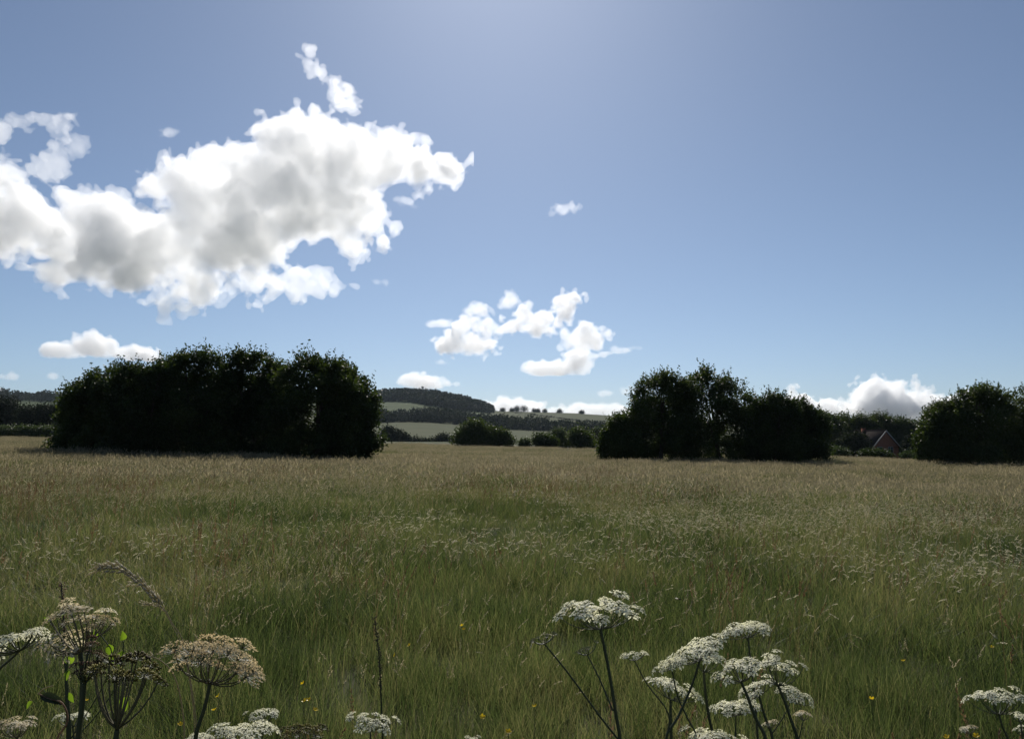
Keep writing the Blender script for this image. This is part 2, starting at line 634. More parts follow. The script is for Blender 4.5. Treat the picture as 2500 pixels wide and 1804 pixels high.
# ------------------------------------------------------------------ the tree clump right of the middle
GR = 'trees of the right clump'
YR = 66.0
OR = [(1452, 1104), (1460, 1066), (1470, 1048), (1486, 1032), (1500, 1018), (1516, 1008), (1530, 1003), (1540, 998), (1546, 975), (1550, 950), (1560, 928), (1575, 922), (1590, 915), (1605, 905), (1623, 899),
      (1640, 908), (1657, 912), (1672, 924), (1680, 908), (1688, 895), (1698, 905), (1712, 890), (1722, 889), (1739, 903), (1755, 912), (1768, 909), (1785, 922), (1802, 921), (1815, 935), (1827, 947), (1838, 960),
      (1846, 972), (1856, 966), (1865, 959), (1880, 957), (1895, 952), (1910, 960), (1924, 967), (1935, 975), (1957, 973), (1972, 985), (1991, 996), (2006, 1010), (2012, 1040), (2010, 1110)]
outline_tree('bushy_tree', 'low bushy tree at the left foot of the right clump', OR, 1474, 1556, YR - 1, 1123, GR, n_sub=28, n_edge=26, n_clump=1700, square=2.0)
outline_tree('tree', 'tall dark oak at the left of the right clump with leafy twigs at its top', OR, 1525, 1700, YR, 1123, GR, square=3.4, n_clump=2900)
outline_tree('tree', 'tallest broad oak of the right clump with sky showing through its leaves', OR, 1650, 1865, YR + 1, 1124, GR, square=3.2, n_sub=46, n_clump=3100, fill=0.93)
outline_tree('tree', 'shorter dark tree, second from the right end of the right clump', OR, 1826, 1952, YR - 1, 1127, GR, square=2.5, n_sub=36)
outline_tree('tree', 'low rounded dark tree at the right end of the right clump', OR, 1896, 2022, YR + 1, 1128, GR, n_sub=34, square=1.9)

# ------------------------------------------------------------------ the clump at the right edge
GE = 'trees at the right edge'
YE = 72.0
OE = [(2236, 1110), (2244, 1072), (2258, 1050), (2268, 1010), (2274, 994), (2290, 984), (2307, 973), (2320, 976), (2331, 955), (2350, 946), (2375, 936), (2395, 940), (2415, 934), (2433, 929), (2450, 938),
      (2470, 942), (2485, 934), (2500, 937), (2530, 940), (2560, 950), (2600, 985), (2630, 1040), (2640, 1110)]
outline_tree('tree', 'smaller oak on the left flank of the right edge trees', OE, 2246, 2360, YE + 1, 1131, GE, leaf=0.21, n_sub=34, square=1.8)
outline_tree('tree', 'big domed oak, the taller one before the right edge of the picture', OE, 2310, 2478, YE, 1133, GE, leaf=0.21)
outline_tree('tree', 'domed oak cut off by the right edge of the picture', OE, 2440, 2640, YE + 1, 1135, GE, leaf=0.21)

# ------------------------------------------------------------------ wood behind the house
GW = 'woodland trees behind the house'
for k, (px, top, w, Y) in enumerate([(2012, 1006, 38, 184), (2058, 1013, 32, 190), (2105, 1013, 34, 186), (2150, 1008, 32, 188),
                                     (2200, 1020, 32, 185), (2250, 1027, 32, 190), (2298, 1030, 30, 186)]):
    ords = ['first', 'second', 'third', 'fourth', 'fifth', 'sixth', 'seventh'][k]
    plant_tree('woodland_tree', [(px, top + 22, w * 0.8, 22), (px - w * 0.55, top + 38, w * 0.7, 26), (px + w * 0.5, top + 36, w * 0.7, 26),
                                 (px, top + 70, w * 1.25, 36)], Y,
               'dark woodland tree behind the brick house, %s from the left of the seven' % ords, group=GW, mat='leaf',
               n_clump=1600, per=11, leaf=0.40, sprigs=30, sprig_len=0.9, limbs=3)

for x0, x1, lab in ((2040, 2116, 'dark garden tree just left of the brick house'), (2214, 2276, 'dark garden tree just right of the brick house')):
    outline_tree('garden_tree', lab, [(2050, 1062), (2090, 1046), (2130, 1056), (2190, 1062), (2225, 1044), (2270, 1066)], x0, x1, 166, 1112, None, 'leaf_far', n_sub=24, n_edge=18, n_clump=700, per=10, leaf=0.42, sprigs=10, rlo=6, rhi=13, limbs=3)
# ------------------------------------------------------------------ bushes in front of the house
plant_tree('bush', [(2025, 1101, 28, 9), (2050, 1105, 24, 7), (2003, 1104, 16, 8)], 118, 'pale green low bush at the foot of the right clump, left of the house',
           'bush', mat='leaf_bush', n_clump=420, per=10, leaf=0.22, sprigs=20, sprig_len=0.3, trunk=False)
plant_tree('bush', [(2135, 1109, 26, 9), (2155, 1112, 18, 7), (2112, 1110, 18, 8)], 120, 'dark low bush in front of the brick gable of the house',
           'bush', mat='leaf', n_clump=420, per=10, leaf=0.22, sprigs=14, sprig_len=0.3, trunk=False)
plant_tree('bush', [(2238, 1113, 32, 11), (2215, 1117, 20, 8), (2268, 1117, 22, 8)], 112, 'mounded green bush right of the house beside the oaks',
           'bush', mat='leaf_bush', n_clump=520, per=10, leaf=0.2, sprigs=24, sprig_len=0.3, trunk=False)

# ------------------------------------------------------------------ middle distance: bushes and small trees beyond the meadow
plant_tree('small_tree', [(1160, 1046, 26, 24), (1140, 1062, 26, 20), (1185, 1060, 26, 22), (1120, 1072, 20, 13), (1160, 1072, 40, 15)], 150,
           'dark pointed small tree standing alone beyond the middle of the meadow', 'tree', mat='leaf', n_clump=900, per=12, leaf=0.34, sprigs=40, sprig_len=0.9)
plant_tree('bush', [(1218, 1066, 24, 18), (1240, 1076, 14, 10), (1205, 1076, 22, 10)], 149, 'dark bush leaning on the right side of the lone small tree',
           'bush', mat='leaf', n_clump=600, per=12, leaf=0.32, sprigs=24, sprig_len=0.7)
plant_tree('bush', [(1284, 1081, 11, 7), (1276, 1084, 9, 5)], 152, 'tiny bush alone on the meadow edge, left of the hedge bushes', 'bush', mat='leaf_bush',
           n_clump=200, per=10, leaf=0.28, sprigs=8, sprig_len=0.4, trunk=False)
GH = 'hedge bushes beyond the meadow'
plant_tree('bush', [(1325, 1077, 22, 13), (1345, 1080, 16, 10)], 150, 'lowest round dark bush at the left end of the hedge bushes', 'bush', GH, 'leaf', 560, 12, 0.32, sprigs=20, sprig_len=0.5)
plant_tree('bush', [(1365, 1065, 18, 15), (1380, 1075, 25, 15)], 157, 'middle bush of the hedge, slightly paler, with a bumpy top', 'bush', GH, 'leaf_bush', 600, 12, 0.34, sprigs=20, sprig_len=0.6)
plant_tree('bush', [(1412, 1064, 22, 16), (1420, 1076, 30, 16)], 152, 'tall dark bush of the hedge next to the right clump', 'bush', GH, 'leaf', 640, 12, 0.34, sprigs=20, sprig_len=0.6)
plant_tree('bush', [(1455, 1066, 20, 16), (1462, 1078, 24, 14)], 160, 'rearmost pale bush of the hedge, half hidden by the right clump', 'bush', GH, 'leaf_bush', 560, 12, 0.36, sprigs=16, sprig_len=0.6)
plant_tree('bush', [(946, 1057, 11, 13), (950, 1068, 16, 10)], 330, 'rounded bluish bush beside the right end of the left clump', 'bush', None, 'leaf_far', 420, 9, 0.75, sprigs=10, sprig_len=0.9, limbs=3)
plant_tree('bush', [(970, 1065, 16, 10), (985, 1072, 16, 7)], 335, 'lower bush sloping down right of the bluish bush', 'bush', None, 'leaf_far', 360, 9, 0.7, sprigs=8, sprig_len=0.8, limbs=3)
plant_tree('bush', [(1010, 1077, 24, 4), (1040, 1079, 24, 3), (1062, 1078, 14, 4)], 340, 'very low strip of scrub along the far meadow edge', 'bush', None, 'leaf_far', 330, 9, 0.6, sprigs=0, trunk=False)
plant_tree('bush', [(1084, 1072, 14, 8), (1072, 1077, 12, 5), (1098, 1077, 10, 5)], 330, 'small dark bush just left of the lone small tree', 'bush', None, 'leaf_far', 300, 9, 0.65, sprigs=8, sprig_len=0.7, trunk=False)

# ------------------------------------------------------------------ left background: hedge and trees behind the meadow
plant_tree('hedge', [(x, 1054, 26, 9) for x in range(-110, 150, 32)], 138, 'long low dark hedge closing the meadow at the left edge', 'hedge', None, 'leaf_bush',
           1500, 12, 0.3, sprigs=60, sprig_len=0.5, trunk=False, depth=0.7)
GB = 'trees behind the left hedge'
plant_tree('tree', [(10, 990, 42, 24), (-40, 1000, 45, 30), (20, 1022, 50, 28), (-40, 1030, 55, 25)], 205, 'tallest broad tree behind the hedge at the left edge', group=GB, mat='leaf_far', n_clump=1000, per=11, leaf=0.5, sprigs=14, sprig_len=0.9)
plant_tree('tree', [(78, 1013, 28, 18), (70, 1032, 34, 18)], 200, 'round dark tree behind the hedge, middle of its three', group=GB, mat='leaf_far', n_clump=700, per=11, leaf=0.48, sprigs=12, sprig_len=0.9)
plant_tree('tree', [(125, 1010, 34, 20), (118, 1032, 36, 18), (160, 1020, 34, 28)], 196, 'dark tree behind the hedge partly hidden by the left clump', group=GB, mat='leaf_far', n_clump=800, per=11, leaf=0.48, sprigs=12, sprig_len=0.9)


# ------------------------------------------------------------------ woods and hedgerows on the hill
def belt(name, label, pts_base, heights, r0, r1, n_tree, seed, per=70, leaf=2.2, cat='hedgerow'):
    """a mass of distant crowns along a strip; pts_base are photograph columns, r0..r1 its depth"""
    rng = np.random.default_rng(seed)
    mb = MB()
    px = rng.uniform(pts_base[0], pts_base[-1], n_tree)
    rr = r0(px) + rng.random(n_tree) * (r1(px) - r0(px)) if callable(r0) else rng.uniform(r0, r1, n_tree)
    u = (px - 1250) / F
    Y = rr / np.hypot(1, u)
    X = u * Y
    Z = height(X, Y)
    H = np.interp(px, pts_base, heights) * (0.55 + 0.8 * rng.random(n_tree))
    for x, y, z, h in zip(X, Y, Z, H):
        w = h * (0.42 + 0.25 * rng.random())
        lobes = [[x, y, z + h * 0.62, w, w, h * 0.40], [x + rng.normal() * w * 0.4, y, z + h * 0.34, w * 0.95, w, h * 0.36]]
        c, p, _, _ = crown_points(rng, lobes, max(6, per // 6), 5, h * 0.06, 0.4)
        leaf_quads(mb, rng, p, min(leaf, h * 0.24), 0.8)
    o = mb.build(name, M['leaf_far'])
    return tag(o, label, cat, kind='stuff')


belt('hill_wood', 'dark wood covering the rounded top of the distant hill', [915, 960, 1020, 1100, 1160, 1190, 1203], [13, 13, 13, 12, 12, 11, 7],
     lambda p: np.interp(p, [900, 960, 1010, 1060, 1130, 1190, 1205], [1400, 1390, 1340, 1270, 1250, 1330, 1440]), lambda p: np.full_like(p, 1590.0), 1500, 11, per=60, leaf=2.9, cat='wood')
belt('hill_wood', 'thin dark wood along the far skyline at the left edge', [-350, 0, 60, 120, 240], [13, 14, 10, 14, 11],
     1470, 1590, 420, 12, per=80, leaf=2.6, cat='wood')
belt('hedgerow_belt', 'thick belt of hedgerow trees across the hill below the wood', [900, 930, 965, 1010, 1085, 1150, 1205], [11, 11, 9, 12, 14, 12, 11],
     lambda p: np.interp(p, [900, 1000, 1080, 1200], [860, 885, 890, 905]), lambda p: np.interp(p, [900, 1000, 1080, 1200], [980, 1000, 1040, 1010]), 330, 13, per=130, leaf=1.7)
belt('hedgerow_belt', 'belt of hedgerow trees sloping down to the right across the hill', [1190, 1220, 1280, 1310, 1350, 1400, 1480], [13, 13, 11, 13, 9, 9, 9],
     lambda p: np.interp(p, [1190, 1300, 1400, 1480], [900, 840, 760, 700]), lambda p: np.interp(p, [1190, 1300, 1400, 1480], [975, 900, 860, 860]), 260, 14, per=120, leaf=1.6)
belt('hedgerow_belt', 'thin hedge line drawn across the upper pasture of the hill', [1255, 1300, 1360, 1450], [2.2, 2.2, 2.4, 2.4],
     lambda p: np.interp(p, [1255, 1360, 1450], [1440, 1270, 1150]), lambda p: np.interp(p, [1255, 1360, 1450], [1446, 1276, 1156]), 160, 15, per=36, leaf=1.4)

GT = 'lone trees along the skyline of the hill'
for k, (px, w, hp, lab) in enumerate([
        (1198, 9, 14, 'round tree on the skyline at the foot of the hill wood'),
        (1227, 6, 8, 'low shrub on the skyline left of the two tall skyline trees'),
        (1250, 6, 8, 'low shrub touching the left of the two tall skyline trees'),
        (1262, 8, 15, 'left one of the two tall skyline trees'),
        (1279, 10, 17, 'right and largest of the two tall skyline trees'),
        (1305, 5, 8, 'left small tree of the pair right of the tall skyline trees'),
        (1313, 4, 7, 'right small tree of the pair right of the tall skyline trees'),
        (1330, 4, 7, 'small round skyline tree standing by itself beyond the pair'),
        (1366, 7, 9, 'skyline tree with a tapering shrub on its right'),
        (1420, 6, 8, 'rightmost lone skyline tree on the bare ridge')]):
    rr = 1545.0
    u = (px - 1250) / F
    Y = rr / math.hypot(1, u)
    X = u * Y
    z = h1(X, Y)
    s = Y / F
    base = HORIZON - (z - EYE) / s
    plant_tree('skyline_tree', [(px, base - hp * 0.55, w * 0.85, hp * 0.42), (px - w * 0.25, base - hp * 0.30, w * 0.8, hp * 0.36), (px + w * 0.3, base - hp * 0.32, w * 0.75, hp * 0.34)],
               Y, lab, group=GT, mat='leaf_far', n_clump=110, per=8, leaf=1.3, sprigs=0, limbs=2)

# ------------------------------------------------------------------ brick house half hidden at the right
def build_house():
    Y = 170.0
    s = pxm(Y)
    apex = at(2161, 1055, Y)
    el, er = at(2124, 1091, Y), at(2202, 1094, Y)
    w = (er.x - el.x)
    eave = 0.5 * (el.z + er.z)
    rise = apex.z - eave
    gx = apex.x
    gz = h1(gx, Y)
    root = empty('brick_house', (gx, Y, gz))
    root.rotation_euler = (0, 0, R(16))
    hw = w * 0.5 / math.cos(R(16)) * 0.93
    eh = eave - gz + 0.25
    ez = eh + rise
    D = 9.0
    brick = solid_mat('brick', [(0.20, 0.085, 0.055), (0.26, 0.115, 0.072), (0.30, 0.14, 0.095)], 6.0, 0.95, 0.1)
    tile = solid_mat('roof tile', [(0.03, 0.026, 0.025), (0.045, 0.04, 0.038)], 4.0, 1.0, 0.0)
    white = solid_mat('painted bargeboard', [(0.28, 0.26, 0.24), (0.36, 0.34, 0.31)], 3.0, 0.6, 0.3)
    glass = solid_mat('window glass', [(0.02, 0.025, 0.03), (0.03, 0.035, 0.04)], 1.0, 0.08, 0.5)
    mb = MB()
    v = [(-hw, 0, -0.3), (hw, 0, -0.3), (hw, 0, eh), (0, 0, ez), (-hw, 0, eh), (-hw, D, -0.3), (hw, D, -0.3), (hw, D, eh), (0, D, ez), (-hw, D, eh)]
    mb.add(v, [(0, 1, 2, 4), (5, 9, 7, 6), (0, 4, 9, 5), (1, 6, 7, 2)])
    mb.add(v, [(4, 2, 3), (9, 8, 7)])
    mb.build('wall', brick, root)
    rb = MB()
    ov = 0.35
    sl = (ez - eh) / hw
    for sg in (-1, 1):
        x1, z1 = sg * (hw + ov), eh - ov * sl
        a = [(0, -ov, ez + 0.02), (x1, -ov, z1 + 0.02), (x1, D + ov, z1 + 0.02), (0, D + ov, ez + 0.02)]
        b = [(q[0], q[1], q[2] + 0.16) for q in a]
        rb.add(a + b, [(0, 1, 2, 3), (4, 7, 6, 5), (0, 4, 5, 1), (1, 5, 6, 2), (2, 6, 7, 3), (3, 7, 4, 0)])
    roof = rb.build('roof', tile, root)
    cb = MB()
    cb.box((-0.3, D * 0.7, ez - 0.6), (0.3, D * 0.7 + 0.6, ez + 0.55))
    cb.box((-0.36, D * 0.7 - 0.06, ez + 0.55), (0.36, D * 0.7 + 0.66, ez + 0.66))
    cb.build('chimney', brick, roof)
    rid = MB()
    rid.tube([(0, -ov, ez + 0.2), (0, D + ov, ez + 0.2)], 0.12, 8)
    rid.build('ridge', tile, roof)
    for sg in (-1, 1):
        bb = MB()
        x1, z1 = sg * (hw + ov), eh - ov * sl
        a = [(0, -ov - 0.06, ez - 0.12), (x1, -ov - 0.06, z1 - 0.12), (x1, -ov - 0.06, z1 + 0.19), (0, -ov - 0.06, ez + 0.19)]
        b = [(q[0], q[1] + 0.05, q[2]) for q in a]
        bb.add(a + b, [(0, 1, 2, 3), (4, 7, 6, 5), (0, 4, 5, 1), (1, 5, 6, 2), (2, 6, 7, 3), (3, 7, 4, 0)])
        bb.build('bargeboard', white, root)
    for xc in (-1.55, 1.2):
        z0, z1, ww = eh - 1.35, eh - 0.15, 0.62
        fb = MB()
        for (a0, a1, b0, b1) in ((-ww, ww, z1, z1 + 0.08), (-ww, ww, z0 - 0.08, z0), (-ww, -ww + 0.08, z0, z1), (ww - 0.08, ww, z0, z1), (-0.04, 0.04, z0, z1)):
            fb.box((xc + a0, -0.06, b0), (xc + a1, 0.02, b1))
        wd = fb.build('window', white, root)
        gb = MB()
        gb.box((xc - ww + 0.08, -0.02, z0), (xc - 0.04, 0.01, z1))
        gb.build('pane', glass, wd)
        gb = MB()
        gb.box((xc + 0.04, -0.02, z0), (xc + ww - 0.08, 0.01, z1))
        gb.build('pane', glass, wd)
    tag(root, 'small red brick house with a pale edged gable, half hidden behind bushes', 'house')


build_house()


# ------------------------------------------------------------------ clouds: nested closed shells of even density
SHELLS = ((0.0, 0.62), (0.18, 0.66), (0.5, 0.22), (0.8, 0.25))
THIN = ((0.0, 0.5), (0.25, 0.7))


def make_cloud(name, label, lobes, Y, vox, dens, seed, cut=(), amp=0.24, shells=SHELLS, depth=0.55, flat=0.0, noise_px=90.0, rough=0.71, group=None, stretch=1.0, keep_frac=0.97):
    rng = np.random.default_rng(seed)
    L = np.array(lobes, float)
    pad = 0.5 * L[:, 2:4].max() + 6 * vox
    x0, x1 = (L[:, 0] - L[:, 2]).min() - pad, (L[:, 0] + L[:, 2]).max() + pad
    z0, z1 = (L[:, 1] - L[:, 3]).min() - pad, (L[:, 1] + L[:, 3]).max() + pad
    dm = (L[:, 2:4].mean(1)).max() * depth + pad
    nx, ny, nz = int((x1 - x0) / vox) + 1, int(2 * dm / vox) + 1, int((z1 - z0) / vox) + 1
    X = (x0 + np.arange(nx) * vox)[:, None, None].astype(np.float32)
    D = (-dm + np.arange(ny) * vox)[None, :, None].astype(np.float32)
    Zp = (z1 - np.arange(nz) * vox)[None, None, :].astype(np.float32)      # picture row, falls as z rises
    ref = float(np.median(np.minimum(L[:, 2], L[:, 3])))
    field = np.full((nx, ny, nz), -9.0, dtype=np.float32)
    for q in L:
        rd = (q[2] + q[3]) * 0.5 * depth
        dd = (q[4] if len(q) > 4 else 0.0) * 0.6
        e = np.sqrt(((X - q[0]) / q[2]) ** 2 + ((D - dd) / rd) ** 2 + ((Zp - q[1]) / q[3]) ** 2)
        s = (1.0 - e) * min(q[2], q[3], rd) / ref
        field = np.maximum(field, s) + 0.12 * np.exp(-np.abs(field - s) * 6)
    tot = np.zeros_like(field)
    p, a, k = noise_px / vox, 1.0, 0
    while p > 1.9 and k < 7:
        n = lattice3(rng, field.shape, (p * stretch, p, p))
        if k >= 1:
            n = np.abs(n) * 1.7 - 1.30
        tot += a * n
        a *= rough
        p *= 0.5
        k += 1
    field = field + amp * tot
    for q in cut:
        e = np.sqrt(((X - q[0]) / q[2]) ** 2 + ((Zp - q[1]) / q[3]) ** 2)
        field = field - 1.1 * np.clip(1.25 - e, 0, 1)
    if flat:
        field = field - 1.5 * np.clip((Zp - flat) / (0.35 * ref), 0, 2)
    field[[0, 1, -2, -1]] = -1
    field[:, [0, 1, -2, -1]] = -1
    field[:, :, [0, 1, -2, -1]] = -1
    field = np.clip(field, -1, 2)
    s = pxm(Y)
    root_obj = None
    cx, cz = 0.5 * (x0 + x1), 0.5 * (z0 + z1)
    c = at(cx, cz, Y)
    for i, (iso, rel) in enumerate(shells):
        g = openvdb.FloatGrid(-1.0)
        k2 = 1 if i == 0 else 2                       # inner shells are smoother: half the resolution
        g.copyFromArray(np.ascontiguousarray(field[::k2, ::k2, ::k2]))
        pts, quads = g.convertToQuads(iso)
        pts = pts * k2
        if len(pts) < 30:
            continue
        q = quads.astype(np.int64)
        lab = np.arange(len(pts))
        ea = np.concatenate([q[:, 0], q[:, 1], q[:, 2]])
        eb = np.concatenate([q[:, 1], q[:, 2], q[:, 3]])
        while True:
            m = np.minimum(lab[ea], lab[eb])
            new = lab.copy()
            np.minimum.at(new, ea, m)
            np.minimum.at(new, eb, m)
            new = new[new]
            if (new == lab).all():
                break
            lab = new
        cnt = np.bincount(lab, minlength=len(pts))
        keep = cnt[lab] >= keep_frac * cnt.max()
        q = q[keep[q[:, 0]]]
        used = np.unique(q)
        mp = np.full(len(pts), -1)
        mp[used] = np.arange(len(used))
        q = mp[q]
        pts = pts[used]
        P = np.stack([(x0 + pts[:, 0] * vox - cx) * s, (-dm + pts[:, 1] * vox) * s, (cz - (z1 - pts[:, 2] * vox)) * s], -1)
        t = P[q]
        vol = np.einsum('ij,ij->i', t[:, 0], np.cross(t[:, 1], t[:, 2])).sum() + np.einsum('ij,ij->i', t[:, 0], np.cross(t[:, 2], t[:, 3])).sum()
        if vol < 0:
            q = q[:, ::-1]
        mb = MB()
        mb.add(P, q)
        o = mb.build(name if i == 0 else 'cloud_core', volume_mat('cloud vapour', dens * rel / s / 100.0, (1.0, 1.0, 1.0), 0.5), root_obj, smooth=True)
        if i == 0:
            o.location = c
            root_obj = o
    if root_obj:
        tag(root_obj, label, 'cloud', group)
    return root_obj


YC = 2600.0
BIG = [(700, 400, 125, 110, 20), (830, 392, 130, 100, -10), (945, 400, 100, 55, 0), (600, 450, 128, 92, 0), (480, 478, 118, 86, 20), (415, 440, 66, 46, 0),
       (750, 510, 185, 100, 0), (890, 530, 90, 75, 20), (890, 610, 52, 45, 0), (560, 590, 170, 100, 0), (420, 600, 140, 92, -20), (270, 555, 100, 68, 0),
       (180, 590, 120, 75, 20), (50, 555, 105, 62, 0), (50, 640, 90, 24, 0), (-60, 560, 110, 80, 0), (330, 660, 160, 45, 0), (480, 700, 115, 55, 0), (460, 750, 75, 25, 0),
       (640, 690, 100, 42, 0), (740, 705, 95, 36, 0), (1025, 395, 40, 32, 0)]
make_cloud('cloud', 'huge white cumulus with grey centre filling the upper left sky', BIG, YC, 4.1, 2.3, 21, cut=[(768, 628, 50, 36), (350, 492, 26, 22), (100, 640, 40, 14)],
           amp=0.20, noise_px=90, depth=0.55)
make_cloud('cloud', 'thin ragged cloud curling above the big cumulus at the left edge',
           [(-20, 310, 60, 32), (35, 298, 64, 28), (100, 285, 56, 20), (150, 305, 40, 20), (172, 338, 32, 17), (130, 355, 44, 18), (85, 395, 48, 38), (20, 425, 56, 48)], YC, 3.8, 1.7, 22,
           amp=0.30, noise_px=60, cut=[(45, 352, 34, 24)], shells=((0.0, 0.6), (0.35, 0.8)))
make_cloud('cloud', 'thin wisp trailing up from the top of the big cumulus', [(754, 142, 18, 14), (770, 155, 18, 15), (788, 172, 32, 17), (808, 190, 18, 20), (826, 212, 17, 24), (842, 236, 20, 20), (862, 255, 30, 22)], YC, 2.4, 2.0, 23,
           amp=0.30, noise_px=34, shells=((0.0, 0.6), (0.4, 0.8)))
make_cloud('cloud', 'torn white scrap off the right tip of the big cumulus', [(1108, 415, 17, 22), (1090, 442, 22, 13)], YC, 2.6, 1.6, 24, amp=0.37, noise_px=40)
make_cloud('cloud', 'faint torn scrap right of the big cumulus, under its right tip', [(1000, 490, 22, 9), (1022, 506, 22, 10), (1035, 530, 20, 8)], YC, 2.6, 1.1, 25, amp=0.43, noise_px=36, shells=THIN)
make_cloud('cloud', 'small faint puff between the left edge cloud and the big cumulus', [(416, 323, 26, 10)], YC, 2.6, 0.9, 26, amp=0.37, noise_px=40, shells=THIN)
make_cloud('cloud', 'small faint puff below the right end of the big cumulus', [(932, 688, 30, 10)], YC, 2.6, 1.0, 27, amp=0.37, noise_px=40, shells=THIN)
make_cloud('cloud', 'flat based cumulus with grey belly above the left tree clump',
           [(228, 848, 66, 27), (150, 858, 52, 17), (295, 862, 60, 17), (222, 826, 32, 19), (350, 874, 36, 9)], 5200, 3.0, 4.5, 28, amp=0.19, noise_px=60, flat=882)
make_cloud('cloud', 'small puff low over the far left skyline, left of its twin', [(28, 922, 30, 9)], 5200, 2.6, 2.0, 29, amp=0.31, noise_px=40, shells=THIN)
make_cloud('cloud', 'small slanting puff low over the far left skyline, right of its twin', [(130, 918, 26, 9), (155, 912, 16, 6)], 5200, 2.6, 2.0, 30, amp=0.31, noise_px=40, shells=THIN)
make_cloud('cloud', 'white cloud bank touching the wooded skyline at the left edge', [(5, 960, 26, 16), (70, 965, 40, 11), (-50, 965, 60, 20)], 9000, 3.0, 4.0, 31, amp=0.22, noise_px=40, shells=THIN)
GC = 'small clouds over the middle of the meadow'
make_cloud('cloud', 'small flat cloud at the left of the small cloud group', [(1070, 793, 32, 10), (1095, 789, 18, 9)], 5600, 2.6, 3.0, 32, amp=0.28, noise_px=40, shells=THIN, group=GC)
make_cloud('cloud', 'little pointed cloud at the upper left of the small cloud group', [(1158, 762, 27, 12), (1175, 752, 14, 15)], 5600, 2.6, 3.0, 33, amp=0.28, noise_px=40, shells=THIN, group=GC)
make_cloud('cloud', 'puffy little cloud at the top of the small cloud group', [(1240, 742, 27, 18), (1250, 730, 16, 14)], 5600, 2.6, 3.0, 34, amp=0.28, noise_px=40, shells=THIN, group=GC)
make_cloud('cloud', 'flat white cloud at the lower left of the small cloud group', [(1108, 842, 50, 19), (1165, 846, 60, 20), (1130, 828, 34, 17)], 5600, 2.4, 4.0, 35, amp=0.30, noise_px=44, group=GC)
make_cloud('cloud', 'longest white cloud in the centre of the small cloud group', [(1190, 800, 48, 24), (1243, 797, 62, 27), (1312, 782, 56, 30), (1290, 806, 44, 20), (1345, 766, 30, 22)], 5600, 2.4, 4.0, 46, amp=0.30, noise_px=44, group=GC)
make_cloud('cloud', 'upright puff at the upper right end of the small cloud group', [(1378, 748, 22, 25), (1400, 728, 27, 15)], 5600, 2.4, 4.0, 47, amp=0.28, noise_px=36, group=GC)
make_cloud('cloud', 'rounded cloud at the right of the small cloud group', [(1428, 830, 54, 28), (1440, 808, 36, 24), (1470, 812, 28, 15), (1370, 812, 26, 14)], 5600, 2.8, 4.0, 36, amp=0.25, noise_px=50, group=GC)
make_cloud('cloud', 'flat based cloud with a grey spot below the small cloud group', [(1340, 897, 58, 19), (1405, 893, 46, 21), (1415, 880, 26, 18), (1310, 898, 30, 12), (1420, 868, 40, 9)], 5800, 2.8, 4.8, 37, amp=0.20, noise_px=50, group=GC, flat=917)
make_cloud('cloud', 'thin slanting cloud to the right of the small cloud group', [(1525, 855, 28, 10), (1550, 850, 20, 7), (1548, 868, 13, 5), (1490, 879, 14, 5)], 5600, 2.6, 2.0, 38, amp=0.31, noise_px=40, shells=THIN, group=GC)
make_cloud('cloud', 'small faint wisp low at the left of the small cloud group', [(1085, 886, 26, 8)], 5800, 2.6, 1.5, 39, amp=0.34, noise_px=36, shells=THIN, group=GC)
make_cloud('cloud', 'long flat based cloud just above the wooded hilltop', [(1045, 935, 60, 17), (1095, 938, 52, 14), (1130, 943, 28, 9), (1010, 930, 30, 14)], 6500, 2.8, 4.2, 40, amp=0.21, noise_px=50, flat=950)
make_cloud('cloud', 'white cloud rising behind the skyline trees of the hill', [(1245, 996, 70, 26), (1215, 990, 40, 22), (1290, 998, 50, 20)], 9500, 3.0, 4.5, 41, amp=0.19, noise_px=50)
make_cloud('cloud', 'low white cloud bank along the bare ridge of the hill', [(1345, 1006, 48, 14), (1405, 1006, 40, 12), (1460, 1004, 52, 18), (1510, 1008, 40, 16)], 9500, 3.0, 4.0, 42, amp=0.21, noise_px=44, shells=THIN)
make_cloud('cloud', 'tiny pale puff, left of a pair beside the right clump', [(1483, 960, 22, 7)], 7000, 2.6, 2.0, 43, amp=0.28, noise_px=36, shells=THIN)
make_cloud('cloud', 'tiny pale puff, right of a pair beside the right clump', [(1535, 956, 17, 10)], 7000, 2.6, 2.0, 48, amp=0.26, noise_px=36, shells=THIN)
make_cloud('cloud', 'single small puff alone in the blue right of the big cumulus', [(1375, 510, 28, 10), (1398, 508, 16, 10), (1352, 520, 14, 5)], 4000, 2.6, 1.8, 44, amp=0.31, noise_px=40, shells=THIN)
make_cloud('cloud', 'broad cumulus bank low between the right clump and the right edge trees',
           [(2140, 948, 40, 24), (2098, 962, 34, 20), (2192, 948, 34, 20), (2160, 968, 60, 26), (2285, 970, 46, 18), (2010, 986, 80, 24), (2060, 985, 60, 24), (2150, 996, 150, 30), (2260, 994, 90, 26), (1960, 990, 70, 20), (2330, 985, 50, 20)], 9000, 2.6, 6.0, 45,
           amp=0.26, noise_px=44)


# ------------------------------------------------------------------ haze
def build_haze():
    mb = MB()
    mb.box((-3100, -3100, -60), (3100, 3100, 140))
    o = mb.build('haze', volume_mat('haze air', 0.000035, (0.70, 0.84, 1.0), 0.2))
    tag(o, kind='stuff')


build_haze()

# ------------------------------------------------------------------ meadow grass: tufts scattered over the ground
PROTO = bpy.data.collections.new('grass tufts')          # not linked to the scene: only scattered from
SEEDP = bpy.data.collections.new('seed head tufts')


